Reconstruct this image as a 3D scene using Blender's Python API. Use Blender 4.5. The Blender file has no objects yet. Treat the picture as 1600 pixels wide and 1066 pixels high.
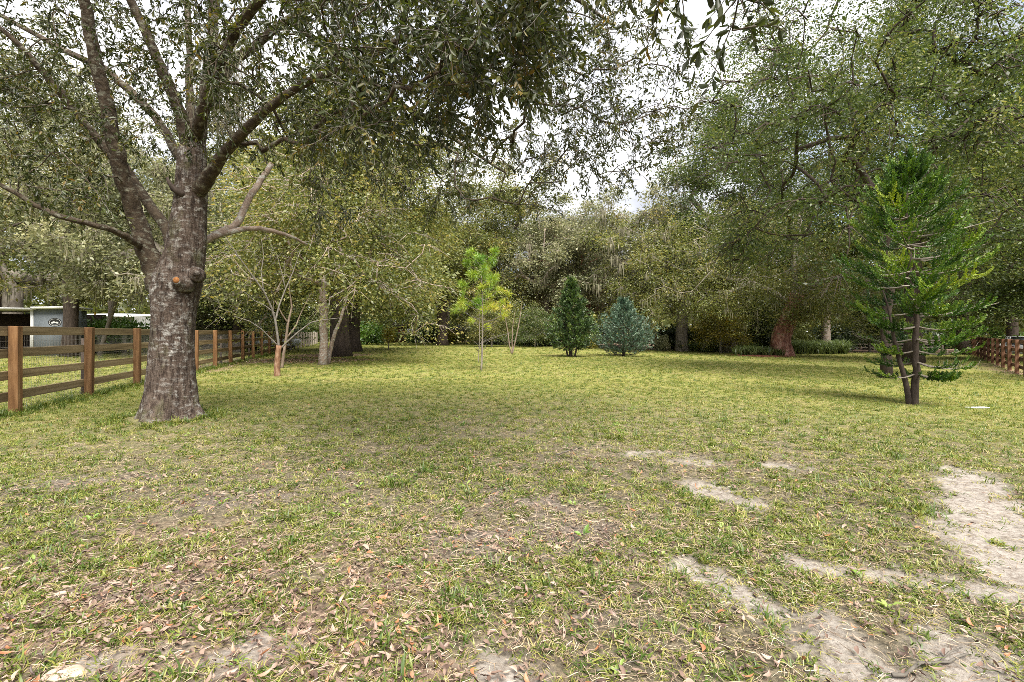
import bpy, math, random
import numpy as np

# ------------------------------------------------------------------ camera, sky, sun, exposure
sc = bpy.context.scene
C = sc.collection
EYE = 1.33
F = 800.0            # focal length in pixels of the 1600 px wide photograph
HZ = 521.0           # horizon row of the photograph
cam = bpy.data.cameras.new('camera')
cam.sensor_width = 36.0
cam.lens = 18.0
cam.shift_y = -0.0075
cam.clip_start = 0.05
cam.clip_end = 3000
cam_o = bpy.data.objects.new('camera', cam)
cam_o.location = (0, 0, EYE)
cam_o.rotation_euler = (math.radians(90), 0, 0)
C.objects.link(cam_o)
sc.camera = cam_o

SUN_EL, SUN_AZ = math.radians(56), math.radians(160)   # azimuth from +Y towards +X: behind the camera, to its right
w = bpy.data.worlds.new('World')
sc.world = w
w.use_nodes = True
nt = w.node_tree
nt.nodes.clear()
out = nt.nodes.new('ShaderNodeOutputWorld')
bg = nt.nodes.new('ShaderNodeBackground')
bg.inputs['Strength'].default_value = 0.1
sky = nt.nodes.new('ShaderNodeTexSky')
sky.sky_type = 'NISHITA'
sky.sun_disc = False
sky.sun_elevation = SUN_EL
sky.sun_rotation = SUN_AZ
tc = nt.nodes.new('ShaderNodeTexCoord')
mp = nt.nodes.new('ShaderNodeMapping')
mp.inputs['Scale'].default_value = (1, 1, 2.2)
no = nt.nodes.new('ShaderNodeTexNoise')
no.inputs['Scale'].default_value = 2.6
no.inputs['Detail'].default_value = 7
no.inputs['Roughness'].default_value = 0.55
rc = nt.nodes.new('ShaderNodeValToRGB')       # cloud cover
rc.color_ramp.elements[0].position = 0.22
rc.color_ramp.elements[1].position = 0.42
rb = nt.nodes.new('ShaderNodeValToRGB')       # cloud brightness
rb.color_ramp.elements[0].position = 0.40
rb.color_ramp.elements[0].color = (1.15, 1.22, 1.42, 1)
rb.color_ramp.elements[1].position = 0.60
rb.color_ramp.elements[1].color = (2.5, 2.5, 2.55, 1)
mx = nt.nodes.new('ShaderNodeMixRGB')
L_ = nt.links.new
L_(tc.outputs['Generated'], mp.inputs['Vector'])
L_(mp.outputs[0], no.inputs['Vector'])
L_(no.outputs['Fac'], rc.inputs['Fac'])
L_(no.outputs['Fac'], rb.inputs['Fac'])
L_(rc.outputs['Color'], mx.inputs['Fac'])
L_(sky.outputs['Color'], mx.inputs['Color1'])
L_(rb.outputs['Color'], mx.inputs['Color2'])
L_(mx.outputs[0], bg.inputs['Color'])
L_(bg.outputs[0], out.inputs['Surface'])

sun = bpy.data.lights.new('sun', 'SUN')
sun.energy = 2.3
sun.angle = math.radians(42)
sun.color = (1.0, 0.95, 0.86)
sun_o = bpy.data.objects.new('sun', sun)
sun_o.rotation_euler = (math.radians(90) - SUN_EL, 0, math.pi - SUN_AZ)
sun_o.location = (10, -10, 30)
C.objects.link(sun_o)

vs = sc.view_settings
vs.view_transform = 'Standard'
vs.look = 'None'
vs.exposure = 2.6
vs.gamma = 1.0
vs.use_curve_mapping = False
sc.cycles.max_bounces = 6
sc.cycles.diffuse_bounces = 4
sc.cycles.glossy_bounces = 2
sc.cycles.transmission_bounces = 4
sc.cycles.use_denoising = False
sc.cycles.filter_width = 0.8

# ------------------------------------------------------------------ helpers
def P(px, py, Y):
    """photograph pixel at a distance Y -> place in the world (for working out where things stand)"""
    return np.array([(px - 800.0) / F * Y, Y, EYE + (HZ - py) / F * Y])

def smooth(a, b, x):
    t = np.clip((np.asarray(x, float) - a) / (b - a), 0, 1)
    return t * t * (3 - 2 * t)

_rg = np.random.default_rng(77)
_LAT = _rg.random((256, 256))
def vnoise(x, y):
    x = np.asarray(x, float); y = np.asarray(y, float)
    xi = np.floor(x).astype(int); yi = np.floor(y).astype(int)
    fx = x - xi; fy = y - yi
    fx = fx * fx * (3 - 2 * fx); fy = fy * fy * (3 - 2 * fy)
    a = _LAT[xi & 255, yi & 255]; b = _LAT[(xi + 1) & 255, yi & 255]
    c = _LAT[xi & 255, (yi + 1) & 255]; d = _LAT[(xi + 1) & 255, (yi + 1) & 255]
    return (a * (1 - fx) + b * fx) * (1 - fy) + (c * (1 - fx) + d * fx) * fy
def fbm(x, y, s, o=4):
    r = 0; a = 0.5; t = 0
    for k in range(o):
        r = r + a * vnoise(x * s + 17.3 * k, y * s + 5.1 * k); t += a
        s *= 2.03; a *= 0.5
    return r / t

def gz(x, y):
    x = np.asarray(x, float); y = np.asarray(y, float)
    return -0.40 * smooth(2, 21, x) + 0.05 * (fbm(x, y, 0.22, 3) - 0.5) * smooth(0, 4, np.hypot(x, y))

def norm(v):
    v = np.asarray(v, float)
    return v / (np.linalg.norm(v, axis=-1, keepdims=True) + 1e-12)

class MB:
    """collects vertices and faces and links them as ONE mesh object"""
    def __init__(s): s.v = []; s.f = []; s.n = 0; s.t = []
    def add(s, V, Fs, tint=None):
        V = np.asarray(V, float).reshape(-1, 3)
        Fs = Fs if isinstance(Fs, list) else [Fs]
        nf = 0
        for f in Fs:
            f = np.asarray(f, int)
            s.f.append(f + s.n); nf += len(f)
            if tint is None: s.t.append(np.full(len(f), 0.5))
            elif np.isscalar(tint): s.t.append(np.full(len(f), float(tint)))
            else: s.t.append(np.asarray(tint, float))
        s.v.append(V); s.n += len(V)
    def tube(s, pts, rad, k=6, cap=True, lobes=None):
        pts = np.asarray(pts, float); n = len(pts)
        rad = np.broadcast_to(np.asarray(rad, float), (n,))
        tg = np.gradient(pts, axis=0); tg = norm(tg)
        u = np.cross(tg[0], [0.0, 0.0, 1.0])
        if np.linalg.norm(u) < 0.05: u = np.array([1.0, 0, 0])
        u = u / np.linalg.norm(u)
        an = np.arange(k) * 2 * math.pi / k
        V = np.empty((n, k, 3))
        for i in range(n):
            u = u - tg[i] * np.dot(u, tg[i]); u = u / (np.linalg.norm(u) + 1e-9)
            q = np.cross(tg[i], u)
            r = rad[i] * (lobes[i] if lobes is not None else np.ones(k))
            V[i] = pts[i] + (np.cos(an) * r)[:, None] * u + (np.sin(an) * r)[:, None] * q
        i0 = np.arange(n - 1)[:, None] * k; j = np.arange(k)[None, :]; j2 = (j + 1) % k
        Q = np.stack([i0 + j, i0 + j2, i0 + k + j2, i0 + k + j], -1).reshape(-1, 4)
        fs = [Q]
        if cap:
            fs.append(np.arange(k)[::-1][None, :].copy()); fs.append(((n - 1) * k + np.arange(k))[None, :])
        s.add(V.reshape(-1, 3), fs)
    def box(s, c, size, rot=0.0, tilt=None):
        x, y, z = np.asarray(size, float) / 2
        V = np.array([[a * x, b * y, c_ * z] for c_ in (-1, 1) for b in (-1, 1) for a in (-1, 1)])
        if tilt is not None: V = V @ np.asarray(tilt).T
        cr, sr = math.cos(rot), math.sin(rot)
        V = V @ np.array([[cr, sr, 0], [-sr, cr, 0], [0, 0, 1]])
        s.add(V + np.asarray(c, float), np.array([[0, 2, 3, 1], [4, 5, 7, 6], [0, 1, 5, 4], [2, 6, 7, 3], [0, 4, 6, 2], [1, 3, 7, 5]]))
    def mesh(s, name, mat, smooth_=False):
        me = bpy.data.meshes.new(name)
        V = np.concatenate(s.v).astype(np.float32)
        me.vertices.add(len(V)); me.vertices.foreach_set('co', V.ravel())
        idx = np.concatenate([f.ravel() for f in s.f]).astype(np.int32)
        tot = np.concatenate([np.full(len(f), f.shape[1]) for f in s.f]).astype(np.int32)
        st = np.concatenate([[0], np.cumsum(tot)[:-1]]).astype(np.int32)
        me.loops.add(len(idx)); me.loops.foreach_set('vertex_index', idx)
        me.polygons.add(len(tot)); me.polygons.foreach_set('loop_start', st); me.polygons.foreach_set('loop_total', tot)
        if smooth_: me.polygons.foreach_set('use_smooth', np.ones(len(tot), dtype=bool))
        at = me.attributes.new('tint', 'FLOAT', 'FACE')
        at.data.foreach_set('value', np.concatenate(s.t).astype(np.float32))
        me.update(calc_edges=True)
        if mat is not None: me.materials.append(mat)
        return me
    def build(s, name, mat, parent=None, smooth_=False):
        return put(name, s.mesh(name, mat, smooth_), parent)

def put(name, me, parent=None, loc=None):
    o = bpy.data.objects.new(name, me); C.objects.link(o)
    if parent is not None: o.parent = parent
    if loc is not None: o.location = tuple(float(v) for v in loc)
    return o

def tag(o, label=None, cat=None, group=None, kind=None):
    if label: o['label'] = label
    if cat: o['category'] = cat
    if group: o['group'] = group
    if kind: o['kind'] = kind
    return o

def thing(name, label, cat, loc=(0, 0, 0), rz=0.0, group=None):
    o = bpy.data.objects.new(name, None); C.objects.link(o)
    o.empty_display_size = 0.1
    o.location = tuple(float(v) for v in loc); o.rotation_euler = (0, 0, rz)
    return tag(o, label, cat, group)

# ------------------------------------------------------------------ materials
def new_mat(name):
    m = bpy.data.materials.new(name); m.use_nodes = True
    n = m.node_tree.nodes; n.clear()
    return m, n, m.node_tree.links.new

def ramp(n, stops):
    r = n.new('ShaderNodeValToRGB'); e = r.color_ramp.elements
    while len(e) < len(stops): e.new(0.5)
    for k, (p, c) in enumerate(stops):
        e[k].position = p; e[k].color = (*c, 1)
    return r

def leaf_mat(name, stops, trans=0.38, gloss=0.05, rough=0.45, inst=False):
    m, n, l = new_mat(name)
    o = n.new('ShaderNodeOutputMaterial')
    at = n.new('ShaderNodeAttribute'); at.attribute_name = 'tint'
    fac = at.outputs['Fac']
    if inst:
        oi = n.new('ShaderNodeObjectInfo')
        ad = n.new('ShaderNodeMath'); ad.operation = 'MULTIPLY_ADD'; ad.inputs[1].default_value = 0.6
        ad.inputs[2].default_value = -0.3
        l(oi.outputs['Random'], ad.inputs[0])
        a2 = n.new('ShaderNodeMath'); a2.operation = 'ADD'
        l(ad.outputs[0], a2.inputs[0]); l(fac, a2.inputs[1]); fac = a2.outputs[0]
    r = ramp(n, stops); l(fac, r.inputs['Fac'])
    d = n.new('ShaderNodeBsdfDiffuse'); l(r.outputs['Color'], d.inputs['Color'])
    t = n.new('ShaderNodeBsdfTranslucent')
    hs = n.new('ShaderNodeHueSaturation'); hs.inputs['Saturation'].default_value = 1.15; hs.inputs['Value'].default_value = 1.25
    hs.inputs['Hue'].default_value = 0.49
    l(r.outputs['Color'], hs.inputs['Color']); l(hs.outputs[0], t.inputs['Color'])
    m1 = n.new('ShaderNodeMixShader'); m1.inputs[0].default_value = trans
    l(d.outputs[0], m1.inputs[1]); l(t.outputs[0], m1.inputs[2])
    g = n.new('ShaderNodeBsdfGlossy'); g.inputs['Roughness'].default_value = rough
    m2 = n.new('ShaderNodeMixShader'); m2.inputs[0].default_value = gloss
    l(m1.outputs[0], m2.inputs[1]); l(g.outputs[0], m2.inputs[2])
    l(m2.outputs[0], o.inputs['Surface'])
    return m

def surf_mat(name, stops, scale=(4, 4, 4), nscale=1.0, detail=6, rough=0.85, bump=0.3, bdist=0.02, rnd=0.0, second=None, coord='Object', spec=0.2, metal=0.0):
    """noise-coloured surface; second = (stops colour, noise scale vector, lo, hi) lays patches of another colour over it"""
    m, n, l = new_mat(name)
    o = n.new('ShaderNodeOutputMaterial'); b = n.new('ShaderNodeBsdfPrincipled')
    b.inputs['Roughness'].default_value = rough; b.inputs['Specular IOR Level'].default_value = spec; b.inputs['Metallic'].default_value = metal
    tc = n.new('ShaderNodeTexCoord'); mp = n.new('ShaderNodeMapping'); mp.inputs['Scale'].default_value = scale
    l(tc.outputs[coord], mp.inputs['Vector'])
    vec = mp.outputs[0]
    if rnd:
        oi = n.new('ShaderNodeObjectInfo'); mm = n.new('ShaderNodeVectorMath'); mm.operation = 'SCALE'
        cb = n.new('ShaderNodeCombineXYZ')
        for k in range(3): l(oi.outputs['Random'], cb.inputs[k])
        l(cb.outputs[0], mm.inputs[0]); mm.inputs['Scale'].default_value = 37.0
        av = n.new('ShaderNodeVectorMath'); l(mp.outputs[0], av.inputs[0]); l(mm.outputs[0], av.inputs[1]); vec = av.outputs[0]
    nz = n.new('ShaderNodeTexNoise'); nz.inputs['Scale'].default_value = nscale; nz.inputs['Detail'].default_value = detail
    nz.inputs['Roughness'].default_value = 0.62
    l(vec, nz.inputs['Vector'])
    r = ramp(n, stops); l(nz.outputs['Fac'], r.inputs['Fac'])
    col = r.outputs['Color']; h = nz.outputs['Fac']
    if second:
        c2, s2, lo, hi = second
        m2 = n.new('ShaderNodeMapping'); m2.inputs['Scale'].default_value = s2; l(tc.outputs[coord], m2.inputs['Vector'])
        n2 = n.new('ShaderNodeTexNoise'); n2.inputs['Scale'].default_value = 1.0; n2.inputs['Detail'].default_value = 7; n2.inputs['Roughness'].default_value = 0.7
        l(m2.outputs[0], n2.inputs['Vector'])
        rr = ramp(n, [(lo, (0, 0, 0)), (hi, (1, 1, 1))]); l(n2.outputs['Fac'], rr.inputs['Fac'])
        mx = n.new('ShaderNodeMixRGB'); l(rr.outputs['Color'], mx.inputs['Fac']); l(col, mx.inputs['Color1']); mx.inputs['Color2'].default_value = (*c2, 1)
        col = mx.outputs[0]
    if rnd:
        hs = n.new('ShaderNodeHueSaturation'); ma = n.new('ShaderNodeMath'); ma.operation = 'MULTIPLY_ADD'
        ma.inputs[1].default_value = rnd; ma.inputs[2].default_value = 1 - rnd / 2
        l(oi.outputs['Random'], ma.inputs[0]); l(ma.outputs[0], hs.inputs['Value']); l(col, hs.inputs['Color']); col = hs.outputs[0]
    l(col, b.inputs['Base Color'])
    if bump:
        bp = n.new('ShaderNodeBump'); bp.inputs['Strength'].default_value = bump; bp.inputs['Distance'].default_value = bdist
        l(h, bp.inputs['Height']); l(bp.outputs[0], b.inputs['Normal'])
    l(b.outputs[0], o.inputs['Surface'])
    return m

M = {}
M['leaf_oak'] = leaf_mat('leaf_oak', [(0, (.016, .024, .006)), (.45, (.044, .058, .014)), (.8, (.095, .098, .022)), (1, (.17, .12, .03))], gloss=.035, trans=.38)
M['leaf_olive'] = leaf_mat('leaf_olive', [(0, (.058, .076, .020)), (.4, (.125, .146, .042)), (.8, (.215, .215, .064)), (1, (.30, .25, .078))], trans=.45, gloss=.03)
M['leaf_green'] = leaf_mat('leaf_green', [(0, (.032, .052, .014)), (.5, (.080, .116, .032)), (.85, (.150, .180, .050)), (1, (.22, .22, .07))], gloss=.035, trans=.45)
M['leaf_grey'] = leaf_mat('leaf_grey', [(0, (.085, .098, .046)), (.5, (.19, .20, .10)), (1, (.33, .32, .18))], gloss=.03, trans=.45)
M['leaf_yellow'] = leaf_mat('leaf_yellow', [(0, (.085, .095, .020)), (.5, (.20, .19, .032)), (1, (.40, .31, .05))], gloss=.03, trans=.45)
M['leaf_bright'] = leaf_mat('leaf_bright', [(0, (.03, .07, .012)), (.5, (.075, .15, .022)), (1, (.15, .24, .04))])
M['leaf_shrub'] = leaf_mat('leaf_shrub', [(0, (.018, .030, .012)), (.5, (.045, .070, .024)), (1, (.11, .14, .05))], gloss=.07)
M['needle_pine'] = leaf_mat('needle_pine', [(0, (.06, .17, .015)), (.45, (.20, .31, .03)), (.8, (.36, .38, .04)), (1, (.44, .32, .06))], trans=.3)
M['needle_araucaria'] = leaf_mat('needle_araucaria', [(0, (.011, .030, .006)), (.38, (.037, .090, .013)), (.72, (.110, .190, .024)), (1, (.25, .31, .045))], trans=.25, gloss=.03)
M['needle_dark'] = leaf_mat('needle_dark', [(0, (.018, .040, .012)), (.6, (.055, .10, .024)), (1, (.14, .19, .04))], trans=.2)
M['needle_blue'] = leaf_mat('needle_blue', [(0, (.025, .055, .034)), (.5, (.075, .135, .085)), (1, (.20, .28, .19))], trans=.2)
M['moss'] = leaf_mat('moss', [(0, (.15, .14, .10)), (.5, (.25, .235, .17)), (1, (.38, .35, .26))], trans=.3, gloss=0)
M['strap'] = leaf_mat('strap', [(0, (.04, .065, .018)), (.5, (.11, .16, .045)), (1, (.24, .28, .10))], gloss=.08)
M['grass'] = leaf_mat('grass', [(0, (.050, .088, .014)), (.32, (.130, .165, .028)), (.58, (.230, .228, .050)), (.82, (.32, .27, .115)), (1, (.36, .29, .17))], inst=True, gloss=.03, trans=.3)
M['weed'] = leaf_mat('weed', [(0, (.07, .14, .025)), (.5, (.15, .24, .04)), (1, (.24, .30, .08))], inst=True, gloss=.04, trans=.3)
M['litter'] = leaf_mat('litter', [(0, (.05, .032, .025)), (.35, (.125, .080, .062)), (.65, (.21, .145, .112)), (.93, (.29, .215, .17)), (1, (.27, .12, .06))], inst=True, gloss=.03, trans=.1)
M['straw'] = leaf_mat('straw', [(0, (.13, .09, .065)), (.5, (.33, .25, .17)), (1, (.5, .42, .31))], inst=True, gloss=.03, trans=.1)

def oak_bark():
    m, n, l = new_mat('bark_oak')
    o = n.new('ShaderNodeOutputMaterial'); b = n.new('ShaderNodeBsdfPrincipled'); b.inputs['Roughness'].default_value = .9; b.inputs['Specular IOR Level'].default_value = .15
    tc = n.new('ShaderNodeTexCoord')
    def nz(sc_, d=8, r=.65):
        mp = n.new('ShaderNodeMapping'); mp.inputs['Scale'].default_value = sc_; q = n.new('ShaderNodeTexNoise'); q.inputs['Scale'].default_value = 1; q.inputs['Detail'].default_value = d; q.inputs['Roughness'].default_value = r
        l(tc.outputs['Object'], mp.inputs['Vector']); l(mp.outputs[0], q.inputs['Vector']); return q.outputs['Fac']
    def rp(f, st):
        q = ramp(n, st); l(f, q.inputs['Fac']); return q.outputs['Color']
    def mix(f, a, c):
        q = n.new('ShaderNodeMixRGB'); l(f, q.inputs['Fac']); l(a, q.inputs['Color1']); l(c, q.inputs['Color2']); return q.outputs[0]
    def mul(a, c):
        q = n.new('ShaderNodeMath'); q.operation = 'MULTIPLY'; l(a, q.inputs[0]); l(c, q.inputs[1]); return q.outputs[0]
    furrow = nz((24, 24, 4.5), 9, .7); plate = nz((9, 9, 16), 8, .72); big = nz((2.3, 2.3, 1.6), 5, .6); fine = nz((60, 60, 60), 4, .6)
    base = rp(furrow, [(.32, (.016, .011, .009)), (.46, (.066, .047, .037)), (.60, (.125, .095, .076)), (.75, (.18, .145, .12))])
    lich = rp(plate, [(0, (.20, .185, .165)), (1, (.50, .485, .455))])
    m1 = rp(plate, [(.50, (0, 0, 0)), (.60, (1, 1, 1))]); m2 = rp(big, [(.36, (.08, .08, .08)), (.58, (1, 1, 1))]); m3 = rp(furrow, [(.36, (.1, .1, .1)), (.50, (1, 1, 1))])
    col = mix(mul(mul(m1, m2), m3), base, lich)
    moss = rp(fine, [(.3, (.05, .055, .02)), (.7, (.11, .115, .045))]); b2 = nz((3.1, 3.1, 2.2), 6, .65); col = mix(mul(rp(b2, [(.54, (0, 0, 0)), (.68, (.6, .6, .6))]), m3), col, moss)
    l(col, b.inputs['Base Color'])
    ad = n.new('ShaderNodeMath'); ad.operation = 'MULTIPLY_ADD'; ad.inputs[1].default_value = .55; l(plate, ad.inputs[0]); l(furrow, ad.inputs[2])
    bp = n.new('ShaderNodeBump'); bp.inputs['Strength'].default_value = 1.0; bp.inputs['Distance'].default_value = .07; l(ad.outputs[0], bp.inputs['Height']); l(bp.outputs[0], b.inputs['Normal'])
    l(b.outputs[0], o.inputs['Surface']); return m
M['bark_oak'] = oak_bark()
M['bark_limb'] = surf_mat('bark_limb', [(.3, (.020, .014, .010)), (.55, (.055, .040, .027)), (.8, (.10, .08, .052))], scale=(12, 12, 12), bump=.9, bdist=.03,
                          second=((.20, .20, .155), (10, 10, 16), .52, .68))
M['bark_dark'] = surf_mat('bark_dark', [(.3, (.022, .016, .013)), (.7, (.075, .056, .045))], scale=(8, 8, 3), bump=.9, bdist=.03)
M['bark_grey'] = surf_mat('bark_grey', [(.3, (.10, .085, .068)), (.55, (.20, .175, .145)), (.8, (.33, .30, .26))], scale=(5, 5, 2.5), bump=.8, bdist=.03)
M['bark_pale'] = surf_mat('bark_pale', [(.3, (.12, .085, .065)), (.6, (.26, .20, .16))], scale=(6, 6, 4), bump=.7, bdist=.02, second=((.33, .32, .29), (7, 7, 12), .50, .62))
M['bark_red'] = surf_mat('bark_red', [(.3, (.08, .032, .025)), (.5, (.22, .10, .075)), (.7, (.42, .28, .23))], scale=(5, 5, 2), bump=1, bdist=.05)
M['bark_myrtle'] = surf_mat('bark_myrtle', [(.3, (.08, .055, .038)), (.55, (.17, .13, .10)), (.8, (.30, .26, .21))], scale=(9, 9, 3), bump=.3, bdist=.01)
M['bark_orange'] = surf_mat('bark_orange', [(.3, (.06, .034, .022)), (.5, (.16, .085, .048)), (.75, (.30, .21, .15))], scale=(16, 16, 5), bump=.3, bdist=.01)
M['twig'] = surf_mat('twig', [(.3, (.058, .051, .043)), (.7, (.155, .14, .12))], scale=(9, 9, 9), bump=0)
M['cut_wood'] = surf_mat('cut_wood', [(.3, (.13, .045, .012)), (.7, (.26, .12, .04))], scale=(30, 30, 30), bump=.2)
M['board'] = surf_mat('board', [(.28, (.060, .042, .022)), (.5, (.17, .125, .068)), (.75, (.28, .215, .13))], scale=(1.1, 14, 14), bump=.4, bdist=.006, rnd=.45)
M['board_red'] = surf_mat('board_red', [(.28, (.045, .024, .015)), (.5, (.105, .058, .036)), (.75, (.18, .11, .07))], scale=(1.1, 14, 14), bump=.4, bdist=.006, rnd=.4)
M['board_grey'] = surf_mat('board_grey', [(.28, (.14, .11, .09)), (.5, (.24, .20, .165)), (.75, (.34, .29, .25))], scale=(1.1, 14, 14), bump=.4, bdist=.006, rnd=.4)
M['post'] = surf_mat('post', [(.25, (.050, .024, .010)), (.5, (.135, .070, .030)), (.75, (.23, .135, .065))], scale=(13, 13, 1.4), bump=.4, bdist=.008, rnd=.5)
M['post_red'] = surf_mat('post_red', [(.28, (.055, .026, .015)), (.5, (.135, .066, .038)), (.75, (.22, .125, .08))], scale=(13, 13, 1.4), bump=.4, bdist=.008, rnd=.4)
M['post_grey'] = surf_mat('post_grey', [(.28, (.2, .17, .14)), (.5, (.32, .28, .24)), (.75, (.42, .37, .32))], scale=(13, 13, 1.4), bump=.4, bdist=.008, rnd=.4)
M['wire'] = surf_mat('wire', [(.3, (.15, .13, .11)), (.7, (.3, .28, .25))], bump=0, rough=.6)
M['white_paint'] = surf_mat('white_paint', [(.3, (.55, .56, .57)), (.7, (.74, .74, .74))], scale=(1.5, 1.5, 1.5), bump=.05, rough=.6)
M['grey_paint'] = surf_mat('grey_paint', [(.3, (.125, .145, .165)), (.7, (.175, .195, .215))], scale=(1.2, 1.2, 1.2), bump=.05, rough=.6)
M['black_paint'] = surf_mat('black_paint', [(.3, (.012, .012, .013)), (.7, (.03, .03, .03))], bump=0, rough=.5)
M['dark_wall'] = surf_mat('dark_wall', [(.3, (.02, .014, .011)), (.7, (.05, .035, .028))], bump=.1)
M['red_wall'] = surf_mat('red_wall', [(.3, (.075, .022, .015)), (.7, (.12, .04, .028))], bump=.1)
M['metal_roof'] = surf_mat('metal_roof', [(.3, (.42, .43, .43)), (.7, (.6, .6, .6))], scale=(1, 1, 1), bump=.05, rough=.45)
M['yellow_plastic'] = surf_mat('yellow_plastic', [(.3, (.62, .40, .01)), (.7, (.75, .5, .02))], bump=0, rough=.5)
M['pole_wood'] = surf_mat('pole_wood', [(.3, (.17, .14, .11)), (.7, (.33, .285, .24))], scale=(12, 12, .8), bump=.4, bdist=.01)
M['stone'] = surf_mat('stone', [(.3, (.30, .23, .17)), (.7, (.50, .40, .31))], scale=(9, 9, 9), bump=.6, bdist=.02)
M['glass'] = surf_mat('glass', [(.3, (.015, .018, .02)), (.7, (.03, .035, .04))], bump=0, rough=.08, spec=.6)
M['silver_paint'] = surf_mat('silver_paint', [(.3, (.50, .52, .54)), (.7, (.58, .60, .62))], bump=0, rough=.3, spec=.5)
M['rubber'] = surf_mat('rubber', [(.3, (.012, .012, .012)), (.7, (.025, .025, .025))], bump=0)

# ------------------------------------------------------------------ ground
LEFT_A, LEFT_B = -5.8, -0.29                     # left fence: x = A + B y
def left_fence_x(y): return LEFT_A + LEFT_B * y

def seg_d(x, y, a, b):
    ax, ay = a; bx, by = b
    dx, dy = bx - ax, by - ay
    t = np.clip(((x - ax) * dx + (y - ay) * dy) / (dx * dx + dy * dy + 1e-9), 0, 1)
    return np.hypot(x - ax - t * dx, y - ay - t * dy)

SAND = [((4.35, 5.0), (3.7, 4.0), .30, 1.0), ((3.7, 4.0), (2.9, 2.9), .42, 1.1), ((3.4, 3.0), (2.2, 1.6), .42, .66),
        ((1.0, 2.95), (1.30, 2.35), .17, .95), ((1.30, 2.35), (1.5, 1.5), .24, 1.0), ((1.95, 2.3), (1.7, 1.4), .30, .72), ((1.7, 2.95), (2.7, 2.6), .25, .7),
        ((1.45, 5.6), (2.0, 5.3), .34, .74), ((1.65, 4.5), (1.9, 3.95), .30, .74), ((2.6, 5.2), (2.9, 5.1), .25, .6),
        ((-1.7, 2.1), (-1.0, 2.15), .22, .72), ((-1.2, 1.7), (.3, 1.8), .3, .55), ((-.1, 2.1), (.15, 1.7), .25, .65), ((10.2, 9.6), (10.8, 9.6), .4, .5)]
DIRT = [((-4.3, 4.5), (-3.5, 4.75), .38), ((-2.45, 4.1), (-2.0, 4.25), .36), ((-2.0, 4.9), (-1.6, 4.95), .25), ((-.4, 3.25), (.5, 3.35), .5),
        ((-.1, 4.1), (.3, 4.0), .4), ((-2.2, 2.7), (-1.3, 2.75), .3), ((.1, 2.6), (.4, 2.5), .3)]
def sand_mask(x, y):
    s = np.zeros_like(np.asarray(x, float))
    for a, b, r, k in SAND: s = np.maximum(s, k * np.exp(-(seg_d(x, y, a, b) / r) ** 2))
    n = fbm(x, y, 3.1, 5); q = fbm(x + 8, y, 11, 4)
    return smooth(.33, .74, s * (-.06 + 1.2 * n + .80 * q)) * smooth(.02, .10, s)
def dirt_mask(x, y):
    s = np.zeros_like(np.asarray(x, float))
    for a, b, r in DIRT: s = np.maximum(s, np.exp(-(seg_d(x, y, a, b) / r) ** 2))
    n = fbm(x + 40, y, 2.0, 5)
    q = fbm(x + 8, y + 2, 8, 4)
    return .7 * smooth(.42, .85, s * (.0 + .9 * n + .75 * q))
def litter_mask(x, y):
    """dead leaves: the near left and middle of the yard, and under the trees on the left"""
    r = np.hypot(x, y)
    near = .8 * (1 - smooth(2.4, 5.0, y)) * (1 - smooth(-.4, 1.6, x + .25 * (y - 2.0)) * .72)
    tree = np.maximum(np.exp(-((x + 10.2) / 4.0) ** 2 - ((y - 24.5) / 2.6) ** 2), np.exp(-((x + 11) / 2.8) ** 2 - ((y - 31) / 3.5) ** 2))
    tree = np.maximum(tree, .8 * np.exp(-((seg_d(x, y, (-11, 18), (-13.5, 26)) - 0) / 1.2) ** 2))
    oak = .55 * np.exp(-(np.hypot(x + 4.3, y - 7.4) / .9) ** 2)
    rf = .9 * np.exp(-(seg_d(x, y, (21.2, 21), (27, 29)) / .9) ** 2)
    woods = smooth(0, 3, y - lawn_end(x))
    n = fbm(x + 9, y + 3, 1.1, 5)
    m = np.maximum.reduce([.85 * near, tree * 1.15, oak, rf, woods * 1.3])
    q = fbm(x + 28, y + 2, 7, 4)
    return smooth(.28, .80, m * (.05 + .95 * n + .7 * q))
def lawn_end(x):
    return 78 - 30 * smooth(-8, 6, x) - 4 * smooth(8, 30, x)

def axis_grid(lo, hi, d0, far_lo, far_hi, g=1.09):
    c = list(np.arange(lo, hi + 1e-6, d0))
    d = d0
    while c[-1] < far_hi: d *= g; c.append(c[-1] + d)
    d = d0; a = []
    p = lo
    while p > far_lo: d *= g; p -= d; a.append(p)
    return np.array(a[::-1] + c)
gx = axis_grid(-9.5, 9.5, .075, -900, 900)
gy = axis_grid(0, 11, .075, -300, 1500)
X, Y = np.meshgrid(gx, gy, indexing='ij')
Z = gz(X, Y)
sm = sand_mask(X, Y); dm = dirt_mask(X, Y); lm = litter_mask(X, Y)
nearw = 1 - smooth(9, 14, np.hypot(X, Y))
Z = Z + nearw * ((fbm(X, Y, 3.5, 3) - .5) * .05 - sm * .016 + (fbm(X + 3, Y, 10, 3) - .5) * .030)
# a little mound of earth round the foot of the big oak
Z = Z + .05 * np.exp(-(np.hypot(X + 5.28, Y - 7.9) / .9) ** 2)
nx, ny = X.shape
V = np.stack([X, Y, Z], -1).reshape(-1, 3)
ii = (np.arange(nx - 1)[:, None] * ny + np.arange(ny - 1)[None, :])
Q = np.stack([ii, ii + ny, ii + ny + 1, ii + 1], -1).reshape(-1, 4)

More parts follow.
